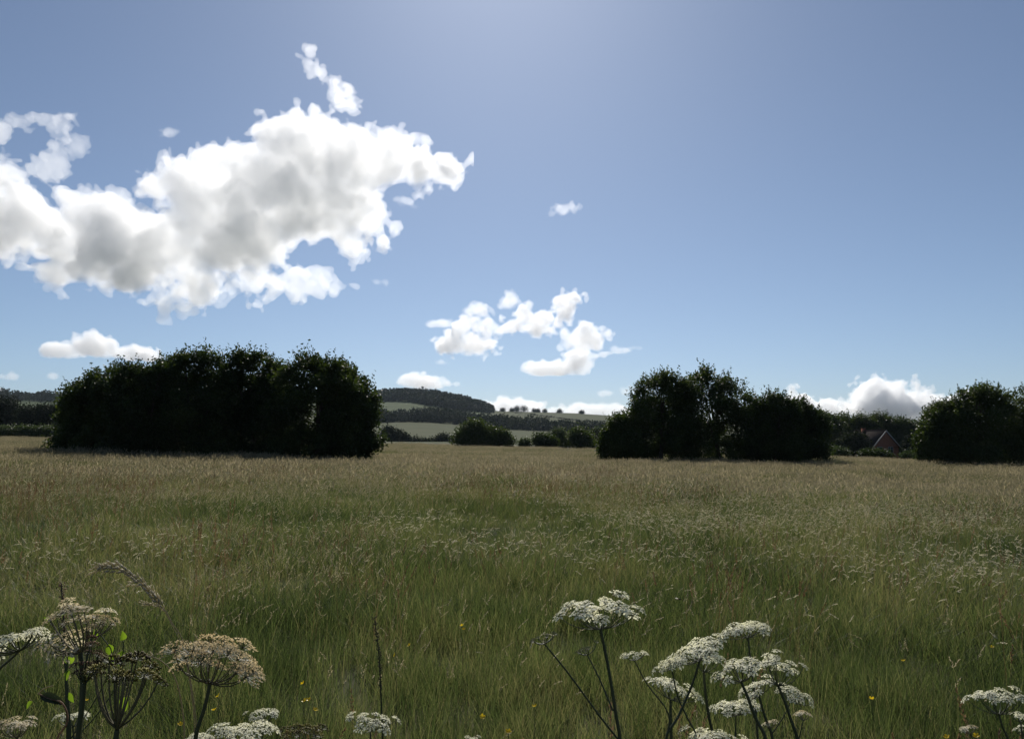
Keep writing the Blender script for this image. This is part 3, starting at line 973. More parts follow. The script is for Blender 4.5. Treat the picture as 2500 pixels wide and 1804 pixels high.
def blade_strips(mb, rng, n, spread, h0, h1, w, bend=0.35, mat=0, wind=(0.0, 0.0)):
    a = rng.random(n) * 2 * math.pi
    rr = spread * np.sqrt(rng.random(n))
    base = np.stack([rr * np.cos(a), rr * np.sin(a), np.full(n, -0.03)], -1)
    h = h0 + (h1 - h0) * rng.random(n) ** 1.3
    b = rng.random(n) * 2 * math.pi
    k = bend * (0.25 + 1.1 * rng.random(n) ** 1.5)
    d = np.stack([np.cos(b) + wind[0], np.sin(b) + wind[1], np.zeros(n)], -1) * (h * k)[:, None]
    sa = rng.random(n) * 2 * math.pi
    side = np.stack([np.cos(sa), np.sin(sa), np.zeros(n)], -1)
    vs = []
    for t, wt in ((0, 0.8), (0.35, 1.0), (0.7, 0.7), (1.0, 0.0)):
        p = base + np.array([0, 0, 1.0]) * (h * (t - 0.3 * k * t * t))[:, None] + d * t * t
        if wt:
            vs += [p - side * w * wt * 0.5, p + side * w * wt * 0.5]
        else:
            vs += [p]
    v = np.stack(vs, 1).reshape(-1, 3)
    o = np.arange(n)[:, None] * 7
    mb.add(v, np.concatenate([o + np.array([0, 1, 3, 2]), o + np.array([2, 3, 5, 4])]), mat)
    mb.f[3].append(o + np.array([4, 5, 6]) + mb.n - len(v))
    mb.m[3].append(np.full(n, mat, dtype=np.int32))


def seed_stems(mb, rng, n, spread, h0, h1, w, head=0.13, hw=0.012, spik=12, droop=0.5, detailed=True):
    for i in range(n):
        a, rr = rng.random() * 6.283, spread * math.sqrt(rng.random())
        base = Vector((rr * math.cos(a), rr * math.sin(a), -0.03))
        h = h0 + (h1 - h0) * rng.random()
        b = rng.random() * 6.283
        d = Vector((math.cos(b) + 0.5, math.sin(b) * 0.7, 0))
        dr = droop * (0.15 + rng.random())
        hd = head * (0.7 + 0.6 * rng.random())
        sa = rng.random() * 6.283
        side = Vector((math.cos(sa), math.sin(sa), 0))
        pts = []
        for t in (0, 0.4, 0.8):
            pts.append(base + Vector((0, 0, h * t)) + d * (0.10 * h * t * t))
        p = pts[-1].copy()
        dirv = Vector((d.x * 0.2, d.y * 0.2, 1)).normalized()
        m = 5
        curve = [p.copy()]
        for j in range(m):
            dirv = (dirv + Vector((d.x, d.y, -0.9 if dirv.z > -0.6 else 0)) * (dr * 0.42)).normalized()
            p = p + dirv * ((h * 0.2 + hd) / m)
            curve.append(p.copy())
        allp = pts[:-1] + curve
        vs, fs = [], []
        for j, q in enumerate(allp):
            ww = w * (1 - 0.6 * j / len(allp))
            vs += [tuple(q - side * ww * 0.5), tuple(q + side * ww * 0.5)]
        for j in range(len(allp) - 1):
            fs.append((2 * j, 2 * j + 1, 2 * j + 3, 2 * j + 2))
        mb.add(vs, fs, 0)
        hs = curve[-3:] if detailed else curve[2:]
        if detailed:
            P, Dv = [], []
            for j in range(spik):
                t = (j + 0.5) / spik * (len(hs) - 1)
                k = min(int(t), len(hs) - 2)
                q = hs[k].lerp(hs[k + 1], t - k)
                dd = (hs[k + 1] - hs[k]).normalized()
                env = math.sin(math.pi * min(1, 0.15 + (j + 0.5) / spik * 0.85))
                off = Vector((rng.normal(), rng.normal(), rng.normal())).normalized()
                P.append(tuple(q + off * hw * env * 0.6 + dd * 0.004))
                Dv.append(tuple((dd * 1.2 + off * 0.6).normalized()))
            leaf_quads(mb, rng, np.array(P), hw * 1.5, 0.36, np.array(Dv), 1)
        else:
            for s2 in (side, side.cross(Vector((0, 0, 1)))):
                vs, fs = [], []
                for j, q in enumerate(hs):
                    e = math.sin(math.pi * (j + 0.25) / (len(hs) - 0.4))
                    vs += [tuple(q - s2 * hw * e), tuple(q + s2 * hw * e)]
                for j in range(len(hs) - 1):
                    fs.append((2 * j, 2 * j + 1, 2 * j + 3, 2 * j + 2))
                mb.add(vs, fs, 1)


def proto(coll, name, mb, mats):
    coll.objects.link(bpy.data.objects.new(name, mb.mesh(name, mats)))


rg = np.random.default_rng(77)
for k in range(4):                                        # 0-3 near green
    mb = MB()
    blade_strips(mb, rg, 74, 0.17, 0.08, 0.42, 0.0034, 0.6)
    proto(PROTO, 'tuft_%02d' % k, mb, [M['grass']])
for k in range(7, 10):                                    # 7-9 finest, nearest green
    mb = MB()
    blade_strips(mb, rg, 105, 0.16, 0.05, 0.36, 0.0026, 0.5)
    proto(PROTO, 'tuft_%02d' % k, mb, [M['grass']])
for k in range(4, 7):                                     # 4-6 far green
    mb = MB()
    blade_strips(mb, rg, 70, 0.42, 0.25, 0.5, 0.010, 0.4, wind=(0.25, 0))
    proto(PROTO, 'tuft_%02d' % k, mb, [M['grass']])
for k in range(4):                                        # 0-3 near seed heads
    mb = MB()
    seed_stems(mb, rg, 5, 0.17, 0.36, 0.62, 0.0014, 0.085, 0.008, 18, 0.32)
    proto(SEEDP, 'seed_%02d' % k, mb, [M['grass'], M['seed']])
for k in range(4, 6):                                     # 4-5 near drooping heads, painted pale for their sun glint
    mb = MB()
    seed_stems(mb, rg, 5, 0.17, 0.38, 0.56, 0.0014, 0.075, 0.008, 18, 0.95)
    proto(SEEDP, 'seed_%02d' % k, mb, [M['grass'], M['seed_pale']])
for k in range(6, 10):                                    # 6-9 far seed heads
    mb = MB()
    seed_stems(mb, rg, 24, 0.5, 0.40, 0.68, 0.003, 0.10, 0.0085, 0, 0.6, detailed=False)
    proto(SEEDP, 'seed_%02d' % k, mb, [M['grass'], M['seed']])


M['sorrel'] = leaf_mat('sorrel seed', [(0.12, 0.078, 0.045), (0.17, 0.115, 0.066), (0.23, 0.165, 0.10)], 0.4, (1.0, 0.9, 0.7), 0.4, 0.4, 0.6, 0.2)
for k in range(10, 12):                                   # 10-11 rusty upright sorrel
    mb = MB()
    seed_stems(mb, rg, 6, 0.2, 0.40, 0.72, 0.0022, 0.16, 0.011, 26, 0.10)
    proto(SEEDP, 'seed_%02d' % k, mb, [M['sorrel'], M['sorrel']])


def scatter(name, coll, P, pick, scl, seed, label):
    rng = np.random.default_rng(seed)
    n = len(P)
    me = bpy.data.meshes.new(name)
    me.vertices.add(n)
    me.vertices.foreach_set('co', P.astype(np.float32).ravel())
    rot = np.zeros((n, 3), dtype=np.float32)
    rot[:, :2] = rng.normal(size=(n, 2)) * 0.05
    rot[:, 2] = rng.random(n) * 6.283 if coll is PROTO else rng.normal(size=n) * 1.3
    a = me.attributes.new('rot', 'FLOAT_VECTOR', 'POINT')
    a.data.foreach_set('vector', rot.ravel())
    a = me.attributes.new('scl', 'FLOAT_VECTOR', 'POINT')
    a.data.foreach_set('vector', np.asarray(scl, dtype=np.float32).ravel())
    a = me.attributes.new('pick', 'INT', 'POINT')
    a.data.foreach_set('value', np.asarray(pick, dtype=np.int32))
    me.update()
    o = bpy.data.objects.new(name, me)
    COL.objects.link(o)
    ng = bpy.data.node_groups.new('scatter tufts', 'GeometryNodeTree')
    ng.interface.new_socket('Geometry', in_out='INPUT', socket_type='NodeSocketGeometry')
    ng.interface.new_socket('Geometry', in_out='OUTPUT', socket_type='NodeSocketGeometry')
    gi, go = ng.nodes.new('NodeGroupInput'), ng.nodes.new('NodeGroupOutput')
    ip = ng.nodes.new('GeometryNodeInstanceOnPoints')
    ci = ng.nodes.new('GeometryNodeCollectionInfo')
    ci.inputs['Collection'].default_value = coll
    ci.inputs['Separate Children'].default_value = True
    ci.inputs['Reset Children'].default_value = True
    ip.inputs['Pick Instance'].default_value = True

    def attr(nm, tp):
        q = ng.nodes.new('GeometryNodeInputNamedAttribute')
        q.data_type = tp
        q.inputs['Name'].default_value = nm
        return next(s for s in q.outputs if s.enabled and s.name == 'Attribute')
    e2r = ng.nodes.new('FunctionNodeEulerToRotation')
    ng.links.new(attr('rot', 'FLOAT_VECTOR'), e2r.inputs[0])
    ng.links.new(gi.outputs[0], ip.inputs['Points'])
    ng.links.new(ci.outputs[0], ip.inputs['Instance'])
    ng.links.new(attr('pick', 'INT'), ip.inputs['Instance Index'])
    ng.links.new(e2r.outputs[0], ip.inputs['Rotation'])
    ng.links.new(attr('scl', 'FLOAT_VECTOR'), ip.inputs['Scale'])
    ng.links.new(ip.outputs[0], go.inputs[0])
    md = o.modifiers.new('scatter', 'NODES')
    md.node_group = ng
    tag(o, label, 'grass', kind='stuff')
    return o


def ring(rng, r0, r1, dens, half=R(41)):
    n = int(0.5 * (r1 * r1 - r0 * r0) * 2 * half * dens)
    r = np.sqrt(r0 * r0 + (r1 * r1 - r0 * r0) * rng.random(n))
    a = (rng.random(n) * 2 - 1) * half
    return r * np.sin(a), r * np.cos(a)


def in_field(x, y):
    lim = np.where(x > 22, 104.0, np.where(x > 8, 128.0, 158.0))
    lim = np.where(x < -45, 134.0, lim)
    return y < lim + 2.5 * vnoise(x / 5.0, y * 0 + 3)


def on_ground(x, y):
    return np.stack([x, y, height(x, y)], -1)


rg = np.random.default_rng(78)
Ps, picks, scls = [], [], []
for (r0, r1, dens, lo, hi, sx) in ((1.9, 6.5, 74, 7, 10, 1.0), (6.5, 9, 70, 0, 4, 1.0), (9, 24, 38, 0, 4, 1.25), (24, 60, 9, 4, 7, 1.0), (60, 170, 3.2, 4, 7, 1.35)):
    x, y = ring(rg, r0, r1, dens)
    k = in_field(x, y) & (rg.random(len(x)) < np.clip(0.80 + 0.40 * vnoise(x / 0.55, y / 0.55) + 0.20 * vnoise(x / 2.4, y / 2.4 + 5), 0.3, 1))
    x, y = x[k], y[k]
    n = len(x)
    hv = 0.97 + 0.20 * vnoise(x / 2.2, y / 2.2) + 0.16 * vnoise(x / 0.7, y / 0.7) + 0.13 * rg.normal(size=n)
    hv = np.clip(hv, 0.5, 1.5)
    Ps.append(on_ground(x, y))
    picks.append(rg.integers(lo, hi, n))
    scls.append(np.stack([sx * np.ones(n), sx * np.ones(n), hv], -1))
scatter('meadow_grass', PROTO, np.concatenate(Ps), np.concatenate(picks), np.concatenate(scls), 79, 'tall green blades of the unmown meadow')

Ps, picks, scls = [], [], []
for (r0, r1, dens, near) in ((1.9, 6, 13, True), (6, 10, 18, True), (10, 16, 21, True), (16, 32, 21, True), (18, 26, 1.2, False), (26, 34, 2.6, False), (34, 70, 5.5, False), (70, 170, 3.2, False)):
    x, y = ring(rg, r0, r1, dens)
    n = len(x)
    r = np.hypot(x, y)
    dn = 0.6 + 0.45 * vnoise(x / 2.6 + 20, y / 4.0) + 0.25 * vnoise(x / 0.9, y / 0.9 + 7) + 0.5 * smooth(10, 26, r) - 0.35 * smooth(11, 4, r) - 1.3 * np.exp(-((y - 80 + 0.12 * x) / 4.0) ** 2) * (np.abs(x - 2) < 18)
    k = in_field(x, y) & (rg.random(n) < dn)
    x, y, r = x[k], y[k], r[k]
    n = len(x)
    pk = rg.integers(0, 4, n) if near else rg.integers(6, 10, n)
    if near:
        u, v = x / y, 1.05 / y            # patches where the heads are paler: sun glints put into the seed colour
        pale = np.zeros(n)
        for (cx, cyy, rx, ry, am) in ((4.6, 8.6, 1.5, 1.3, 1.0), (6.8, 9.6, 2.2, 1.6, 0.8), (3.0, 13.5, 1.8, 1.8, 0.9), (-0.3, 10.5, 1.4, 1.2, 0.7), (-1.4, 12.0, 1.4, 1.2, 0.7),
                                      (-4.0, 9.0, 1.2, 0.8, 0.5), (1.2, 13.5, 1.5, 1.2, 0.6), (8.5, 17, 4, 4, 0.6), (4.0, 18, 3, 3, 0.4)):
            pale = np.maximum(pale, am * np.exp(-(((x - cx) / rx) ** 2 + ((y - cyy) / ry) ** 2)))
        pale = np.maximum(pale, 0.06)
        pk = np.where(rg.random(n) < pale, rg.integers(4, 6, n), pk)
    rust = np.clip(0.03 + 0.14 * vnoise(x / 4.0 + 31, y / 6.0 + 11) + 0.24 * np.exp(-(((x + 0.55 * y) / 3.5) ** 2)) * smooth(26, 18, r) * smooth(6, 9, r), 0, 0.6)
    pk = np.where((rg.random(n) < rust) & (pk < 4), rg.integers(10, 12, n), pk)
    hv = np.clip(1.0 + 0.10 * vnoise(x / 3.0, y / 3.0) + 0.10 * rg.normal(size=n), 0.6, 1.35)
    Ps.append(on_ground(x, y))
    picks.append(pk)
    scls.append(np.stack([np.ones(n), np.ones(n), hv], -1))
for (cx, cyy, rx, ry, cnt) in ((4.7, 8.3, 1.3, 1.0, 48), (5.9, 9.2, 1.5, 1.2, 40), (3.0, 13.5, 1.8, 1.8, 56), (-0.4, 10.4, 1.2, 0.9, 24), (-1.4, 12.0, 1.4, 1.2, 30), (-3.6, 9.0, 1.2, 0.7, 16), (0.8, 9.6, 1.0, 0.8, 20), (1.9, 9.3, 0.5, 0.3, 10), (7.0, 13.0, 2.0, 1.8, 40)):
    x = cx + rg.normal(size=cnt) * rx * 0.6                 # clumps of nodding heads, their glint in the sun painted as paler colour
    y = cyy + rg.normal(size=cnt) * ry * 0.6
    Ps.append(on_ground(x, y))
    picks.append(rg.integers(4, 6, cnt))
    scls.append(np.stack([np.ones(cnt), np.ones(cnt), 1.05 + 0.12 * rg.normal(size=cnt)], -1))
scatter('seeding_grass', SEEDP, np.concatenate(Ps), np.concatenate(picks), np.concatenate(scls), 80, 'buff seed heads of the meadow grasses')

# ------------------------------------------------------------------ hogweed and other tall plants in the foreground
M['petal'] = leaf_mat('white petal', [(0.84, 0.82, 0.61), (0.90, 0.88, 0.71)], 0.48, (1.0, 1.0, 0.9), 40.0, 0.1, 0.6, 0.2)
M['petal_fading'] = leaf_mat('fading petal', [(0.52, 0.43, 0.28), (0.68, 0.61, 0.45), (0.78, 0.74, 0.58)], 0.5, (1.0, 0.95, 0.8), 60.0, 0.2, 0.6, 0.2)
M['dry'] = leaf_mat('dry tan floret', [(0.48, 0.38, 0.21), (0.64, 0.54, 0.34), (0.74, 0.66, 0.46)], 0.5, (1.0, 0.92, 0.8), 60.0, 0.2, 0.7, 0.15)
M['seed_green'] = leaf_mat('ripening seed', [(0.06, 0.045, 0.02), (0.16, 0.14, 0.04), (0.32, 0.29, 0.09)], 0.4, (1.05, 1.05, 0.5), 70.0, 0.3, 0.6, 0.25)
M['seed_brown'] = leaf_mat('brown seed', [(0.08, 0.045, 0.028), (0.20, 0.13, 0.08), (0.38, 0.26, 0.18)], 0.4, (1.0, 0.9, 0.7), 70.0, 0.3, 0.7, 0.2)
M['bud'] = leaf_mat('green bud', [(0.02, 0.03, 0.012), (0.05, 0.065, 0.025), (0.16, 0.17, 0.10)], 0.25, (1.0, 1.0, 0.6), 70.0, 0.2, 0.6, 0.2)
M['stem'] = leaf_mat('hogweed stem', [(0.035, 0.045, 0.022), (0.055, 0.066, 0.032), (0.075, 0.075, 0.042)], 0.1, (1, 1, 0.6), 9.0, 0.2, 0.5, 0.35)
M['dry_stem'] = leaf_mat('dry stalk', [(0.10, 0.09, 0.05), (0.16, 0.14, 0.08), (0.22, 0.19, 0.12)], 0.15, (1, 1, 0.8), 30.0, 0.2, 0.6, 0.3)
M['bright_leaf'] = leaf_mat('bright young leaf', [(0.10, 0.17, 0.02), (0.15, 0.22, 0.03)], 0.6, (1.1, 1.1, 0.5), 20.0, 0.2, 0.45, 0.3, 1.3)
M['dark_leaf'] = leaf_mat('dark leaf', [(0.025, 0.035, 0.015), (0.04, 0.05, 0.02)], 0.25, (1, 1, 0.6), 14.0, 0.1, 0.5, 0.3)
M['yellow'] = leaf_mat('buttercup petal', [(0.62, 0.42, 0.015), (0.7, 0.5, 0.02)], 0.4, (1, 1, 0.8), 40.0, 0.1, 0.3, 0.4)


def cluster_mesh(kind, seed):
    """one umbellet, unit radius: pedicels from the ray tip and a floret, bud or seed on each"""
    rng = np.random.default_rng(seed)
    mb = MB()
    n = {'white': 26, 'fading': 26, 'dry': 52, 'seed': 40, 'brown': 40, 'bud': 26}[kind]
    i = np.arange(n)
    rho = np.sqrt((i + 0.5) / n)
    an = i * 2.39996 + rng.normal(size=n) * 0.15
    z = 0.55 - 0.42 * rho ** 2 + rng.normal(size=n) * 0.05
    P = np.stack([rho * np.cos(an), rho * np.sin(an), z], -1)
    out = np.stack([np.cos(an), np.sin(an), np.zeros(n)], -1)
    # pedicels
    for p in P:
        q = Vector(p)
        sd = Vector((-q.y, q.x, 0.01)).normalized() * 0.018
        m = q * 0.5 + Vector((0, 0, -0.06))
        mb.add([tuple(-sd), tuple(sd), tuple(m + sd), tuple(m - sd), tuple(q + sd * 0.7), tuple(q - sd * 0.7)], [(0, 1, 2, 3), (3, 2, 4, 5)], 0)
    if kind in ('white', 'fading', 'dry'):
        for k in range(n):
            big = 0.145 + 0.085 * rho[k] if kind != 'dry' else 0.17
            nrm = Vector((out[k, 0] * 0.5 * rho[k], out[k, 1] * 0.5 * rho[k], 1)).normalized()
            o = Vector(out[k])
            t1 = (o - nrm * o.dot(nrm)).normalized()
            t2 = nrm.cross(t1)
            for j in range(5):
                a = j * 1.2566 + rng.normal() * 0.12
                ln = big * (1.35 if (j == 0 and rho[k] > 0.6) else 0.9) * (0.8 + 0.4 * rng.random())
                d = t1 * math.cos(a) + t2 * math.sin(a) + nrm * (0.25 * rng.normal() + (0.9 if kind == 'dry' else 0.1))
                d.normalize()
                s = d.cross(nrm).normalized() * ln * (0.42 if kind != 'dry' else 0.2)
                b = Vector(P[k]) + nrm * 0.015
                mb.add([tuple(b), tuple(b + d * ln * 0.6 + s), tuple(b + d * ln), tuple(b + d * ln * 0.6 - s)], [(0, 1, 2, 3)], 1)
    else:
        sz = 0.20 if kind == 'bud' else 0.34
        for k in range(n):
            b = Vector(P[k])
            ax = Vector((out[k, 0] * 0.7 + rng.normal() * 0.3, out[k, 1] * 0.7 + rng.normal() * 0.3, 0.8)).normalized()
            sd = ax.cross(Vector((rng.normal(), rng.normal(), rng.normal()))).normalized()
            up = ax.cross(sd)
            L, W, T = sz, sz * (0.55 if kind == 'bud' else 0.36), sz * (0.45 if kind == 'bud' else 0.14)
            v = [b - ax * L * 0.4, b + sd * W, b + up * T, b - sd * W, b - up * T, b + ax * L * 0.6]
            mb.add([tuple(q) for q in v], [(0, 2, 1), (0, 3, 2), (0, 4, 3), (0, 1, 4), (5, 1, 2), (5, 2, 3), (5, 3, 4), (5, 4, 1)], 1)
    mat = {'white': M['petal'], 'fading': M['petal_fading'], 'dry': M['dry'], 'seed': M['seed_green'], 'brown': M['seed_brown'], 'bud': M['bud']}[kind]
    return mb.mesh('flower_cluster', [M['stem'], mat])


CL = {k: [cluster_mesh(k, 500 + 7 * i + j) for j in range(3)] for i, k in enumerate(('white', 'fading', 'dry', 'seed', 'brown', 'bud'))}
CNAME = {'white': 'flower_cluster', 'fading': 'flower_cluster', 'dry': 'dry_cluster', 'seed': 'seed_cluster', 'brown': 'seed_cluster', 'bud': 'bud_cluster'}


def add_umbel(root, hub, axis, Rr, rise, n, kind, seed, csize=0.30, sag=0.35, ray_r=0.0011, cup=0.35, jit=0.08):
    """rays from the hub to a shallow dome of umbellets"""
    rng = np.random.default_rng(seed)
    o = root.location
    axis = Vector(axis).normalized()
    t1 = axis.cross(Vector((0.2, 1, 0.1))).normalized()
    t2 = axis.cross(t1)
    mb = MB()
    tips = []
    for i in range(n):
        rho = math.sqrt((i + 0.45) / n) * (1 + 0.10 * rng.normal() * (i > n * 0.5))
        a = i * 2.39996 + rng.normal() * 0.12
        out = t1 * math.cos(a) + t2 * math.sin(a)
        tip = hub + out * (Rr * rho * (1 - csize * 0.6)) + axis * (rise * (1 - sag * rho * rho + jit * rng.normal()))
        ctl = hub + out * (Rr * rho * 0.62) + axis * (rise * cup * (1 - 0.55 * rho))
        pts = []
        for t in (0, 0.25, 0.5, 0.75, 1.0):
            pts.append(hub * (1 - t) ** 2 + ctl * 2 * t * (1 - t) + tip * t * t - o)
        mb.tube(pts, [ray_r * 1.2, ray_r, ray_r, ray_r * 0.9, ray_r * 0.8], 5, cap=False)
        nrm = (axis * 0.8 + out * 0.55 * rho + (tip - ctl).normalized() * 0.3).normalized()
        tips.append((tip, nrm, rho))
    um = mb.build('umbel', M['dry_stem' if kind in ('dry', 'fading', 'seed') else 'stem'], root, smooth=True)
    for tip, nrm, rho in tips:
        c = bpy.data.objects.new(CNAME[kind], CL[kind][int(rng.integers(0, 3))])
        COL.objects.link(c)
        c.parent = um
        c.location = tip - o
        q = nrm.to_track_quat('Z', 'Y') @ Quaternion((0, 0, 1), rng.random() * 6.28)
        c.rotation_mode = 'QUATERNION'
        c.rotation_quaternion = q
        s = Rr * csize * (0.75 + 0.5 * rng.random())
        c.scale = (s, s, s)
    return um


def stem_tube(root, pts, r0, r1, name='stem', mat='stem', n=8):
    o = root.location
    mb = MB()
    # smooth the polyline
    P = [Vector(p) for p in pts]
    if len(P) == 2:
        m = P[0].lerp(P[1], 0.5)
        P = [P[0], m, P[1]]
    res = []
    tg = [(P[min(i + 1, len(P) - 1)] - P[max(i - 1, 0)]).normalized() for i in range(len(P))]
    for i in range(len(P) - 1):
        b, c = P[i], P[i + 1]
        ln = (c - b).length
        m0, m1 = tg[i] * ln, tg[i + 1] * ln
        for t in (0, 0.25, 0.5, 0.75):
            res.append(b * (2 * t ** 3 - 3 * t * t + 1) + m0 * (t ** 3 - 2 * t * t + t) + c * (3 * t * t - 2 * t ** 3) + m1 * (t ** 3 - t * t))
    res.append(P[-1])
    k = len(res) - 1
    mb.tube([p - o for p in res], [r0 + (r1 - r0) * i / k for i in range(k + 1)], n)
    return mb.build(name, M[mat], root, smooth=True)


def base_point(px, Y):
    x = (px - 1250) / F * Y
    return Vector((x, Y, h1(x, Y)))


_us = [900]


def hogweed(label, umbels, base_px, Y, cat='hogweed', group='hogweed plants in the foreground'):
    """umbels: dicts with hub, head, width, via (stem pixels downwards), kind; the first carries the main stem to the ground"""
    base = base_point(base_px, Y)
    root = empty('hogweed', base)
    for i, u in enumerate(umbels):
        _us[0] += 1
        yy = u.get('Y', Y)
        s = yy / F
        hub = at(u['hub'][0], u['hub'][1], yy)
        Rr = u['w'] * (0.56 if u.get('kind', 'white') == 'white' else 0.5) * s
        rise = max((u['hub'][1] - u['head'][1]) * s, 0.012)
        via = [at(p[0], p[1], yy + (Y - yy) * (k + 1) / len(u['via'])) for k, p in enumerate(u['via'])]
        lean = u.get('lean')
        if lean is None:
            lean = Vector(((u['head'][0] - u['hub'][0]) * s * 0.7, 0.14 * rise, rise))
        add_umbel(root, hub, lean, Rr, rise, int(u.get('n', 17) * 0.88), u.get('kind', 'white'), _us[0], u.get('cs', 0.30) * (0.70 if u.get('kind', 'white') in ('white', 'bud') else 0.95), u.get('sag', 0.45) * 0.5, u.get('rr', 0.0009), u.get('cup', 0.3), u.get('jit', 0.10) * 0.9 + 0.05)
        r = u.get('r', 0.0035) * 0.66
        if i == 0:
            low = via[-1]
            mid = Vector((0.5 * (low.x + base.x), 0.5 * (low.y + base.y), base.z + 0.55 * (low.z - base.z)))
            stem_tube(root, [base - Vector((0, 0, 0.04)), mid] + via[::-1] + [hub], r * 1.5, r)
        else:
            stem_tube(root, via[::-1] + [hub], r * 1.1, r * 0.8)
    tag(root, label, cat, group)
    return root


# right-hand stand of hogweed
hogweed('tall hogweed with the highest white umbel, two dark budding umbels leaning left', [
    dict(hub=(1466, 1536), head=(1462, 1488), w=212, via=[(1487, 1640), (1503, 1740), (1513, 1804)], n=21, r=0.0042, cs=0.27, sag=0.25, jit=0.22, cup=0.12),
    dict(hub=(1329, 1571), head=(1322, 1556), w=92, via=[(1385, 1640), (1460, 1742), (1508, 1803)], kind='bud', n=10, r=0.0028, cs=0.24, cup=0.1, Y=1.58),
    dict(hub=(1434, 1598), head=(1426, 1582), w=78, via=[(1465, 1660), (1497, 1735)], kind='bud', n=8, r=0.0024, cs=0.28, cup=0.1, Y=1.64)], 1530, 1.6)
hogweed('hogweed with crossing stem and small white umbel, left in the thick stand', [
    dict(hub=(1708, 1612), head=(1690, 1584), w=150, via=[(1690, 1670), (1655, 1750), (1626, 1804)], n=19, r=0.0036, cs=0.30),
    dict(hub=(1549, 1612), head=(1546, 1598), w=74, via=[(1580, 1670), (1632, 1742), (1628, 1803)], n=10, r=0.0026, cs=0.3)], 1610, 1.85)
hogweed('hogweed with dark upright stem under a low ragged white umbel', [
    dict(hub=(1637, 1708), head=(1655, 1676), w=128, via=[(1638, 1755), (1639, 1804)], n=17, r=0.0046, cs=0.3)], 1640, 2.0)
hogweed('slender hogweed with small white umbel on a stem leaning left', [
    dict(hub=(1640, 1633), head=(1632, 1622), w=92, via=[(1655, 1700), (1680, 1755), (1701, 1800)], n=13, r=0.0026, cs=0.32)], 1720, 1.9)
hogweed('hogweed on a thick upright stem behind the crossing stem', [
    dict(hub=(1718, 1640), head=(1745, 1594), w=104, via=[(1722, 1690), (1732, 1755), (1742, 1804)], n=14, r=0.0046, cs=0.32)], 1748, 2.05)
hogweed('rearmost hogweed with a flat white umbel standing above the stand', [
    dict(hub=(1826, 1556), head=(1820, 1533), w=124, via=[(1832, 1610), (1842, 1700), (1850, 1804)], n=20, r=0.0036, cs=0.3, sag=0.6)], 1855, 2.25)
hogweed('hogweed leaning left with a wide open white umbel in the centre of the stand', [
    dict(hub=(1809, 1663), head=(1795, 1628), w=126, via=[(1825, 1700), (1846, 1755), (1869, 1804)], n=19, r=0.0044, cs=0.3, cup=0.15)], 1885, 1.75)
hogweed('hogweed with drooping side umbel and small bud head on its branches', [
    dict(hub=(1853, 1698), head=(1836, 1678), w=104, via=[(1866, 1745), (1886, 1804)], n=15, r=0.0042, cs=0.3),
    dict(hub=(1930, 1712), head=(1932, 1686), w=94, via=[(1915, 1745), (1882, 1795)], n=15, r=0.0022, cs=0.32, sag=0.8, lean=(0.35, -0.1, 1)),
    dict(hub=(1881, 1777), head=(1880, 1764), w=42, via=[(1882, 1797)], n=7, r=0.002, cs=0.36, kind='fading')], 1895, 1.95)
hogweed('hogweed at the right end of the stand with fluffy white umbel', [
    dict(hub=(1900, 1674), head=(1912, 1622), w=108, via=[(1915, 1710), (1932, 1760), (1946, 1804)], n=17, r=0.0044, cs=0.34, jit=0.2),
    dict(hub=(1961, 1758), head=(1960, 1744), w=44, via=[(1955, 1785), (1950, 1803)], n=7, r=0.002, cs=0.4, kind='fading')], 1955, 1.8)
hogweed('low hogweed with a flat white umbel behind the leaning stems of the stand', [
    dict(hub=(1797, 1746), head=(1795, 1724), w=118, via=[(1796, 1775), (1795, 1804)], n=17, r=0.003, cs=0.3, sag=0.6)], 1795, 2.15)
hogweed('lowest hogweed of the stand, its white umbel cut by the bottom edge', [
    dict(hub=(1742, 1822), head=(1745, 1800), w=150, via=[(1744, 1850)], n=16, r=0.003, cs=0.28, sag=0.5)], 1745, 1.9)
# right edge
hogweed('hogweed with flat upturned white umbel near the bottom right corner', [
    dict(hub=(2439, 1744), head=(2434, 1706), w=122, via=[(2448, 1775), (2460, 1804)], n=18, r=0.003, cs=0.3, sag=0.0, lean=(-0.12, 0.05, 1)),
    dict(hub=(2368, 1790), head=(2364, 1777), w=48, via=[(2400, 1850)], n=7, kind='fading', r=0.002, cs=0.36)], 2470, 1.9)
hogweed('hogweed with small white umbel cut by the right edge, the upper of two', [
    dict(hub=(2492, 1762), head=(2494, 1746), w=50, via=[(2496, 1804)], n=10, r=0.0025, cs=0.36)], 2500, 1.95)
hogweed('hogweed with small white umbel cut by the right edge, the lower of two', [
    dict(hub=(2502, 1798), head=(2500, 1778), w=40, via=[(2506, 1830)], n=9, r=0.0025, cs=0.4)], 2510, 2.0)
# left-hand group
hogweed('hogweed with dense white umbel at the left edge, stem slanting in', [
    dict(hub=(48, 1588), head=(30, 1560), w=150, via=[(25, 1610), (0, 1632), (-60, 1720), (-80, 1804)], n=20, r=0.0022, cs=0.30, jit=0.14)], -90, 1.15)
hogweed('hogweed with fading cream and pinkish umbel beside the white one', [
    dict(hub=(196, 1594), head=(150, 1536), w=170, via=[(202, 1655), (198, 1740), (191, 1804)], n=24, kind='fading', r=0.0045, cs=0.25, jit=0.45, lean=(-0.5, 0, 1)),
    dict(hub=(226, 1556), head=(262, 1512), w=92, via=[(212, 1610), (200, 1680)], n=10, kind='dry', r=0.0018, cs=0.30, lean=(0.35, 0, 1))], 186, 1.1)
hogweed('gone over hogweed with dark brown seed head on the thick dark stem', [
    dict(hub=(206, 1668), head=(216, 1600), w=72, via=[(201, 1720), (190, 1804)], n=12, kind='brown', r=0.004, cs=0.42, jit=0.3)], 180, 1.05)
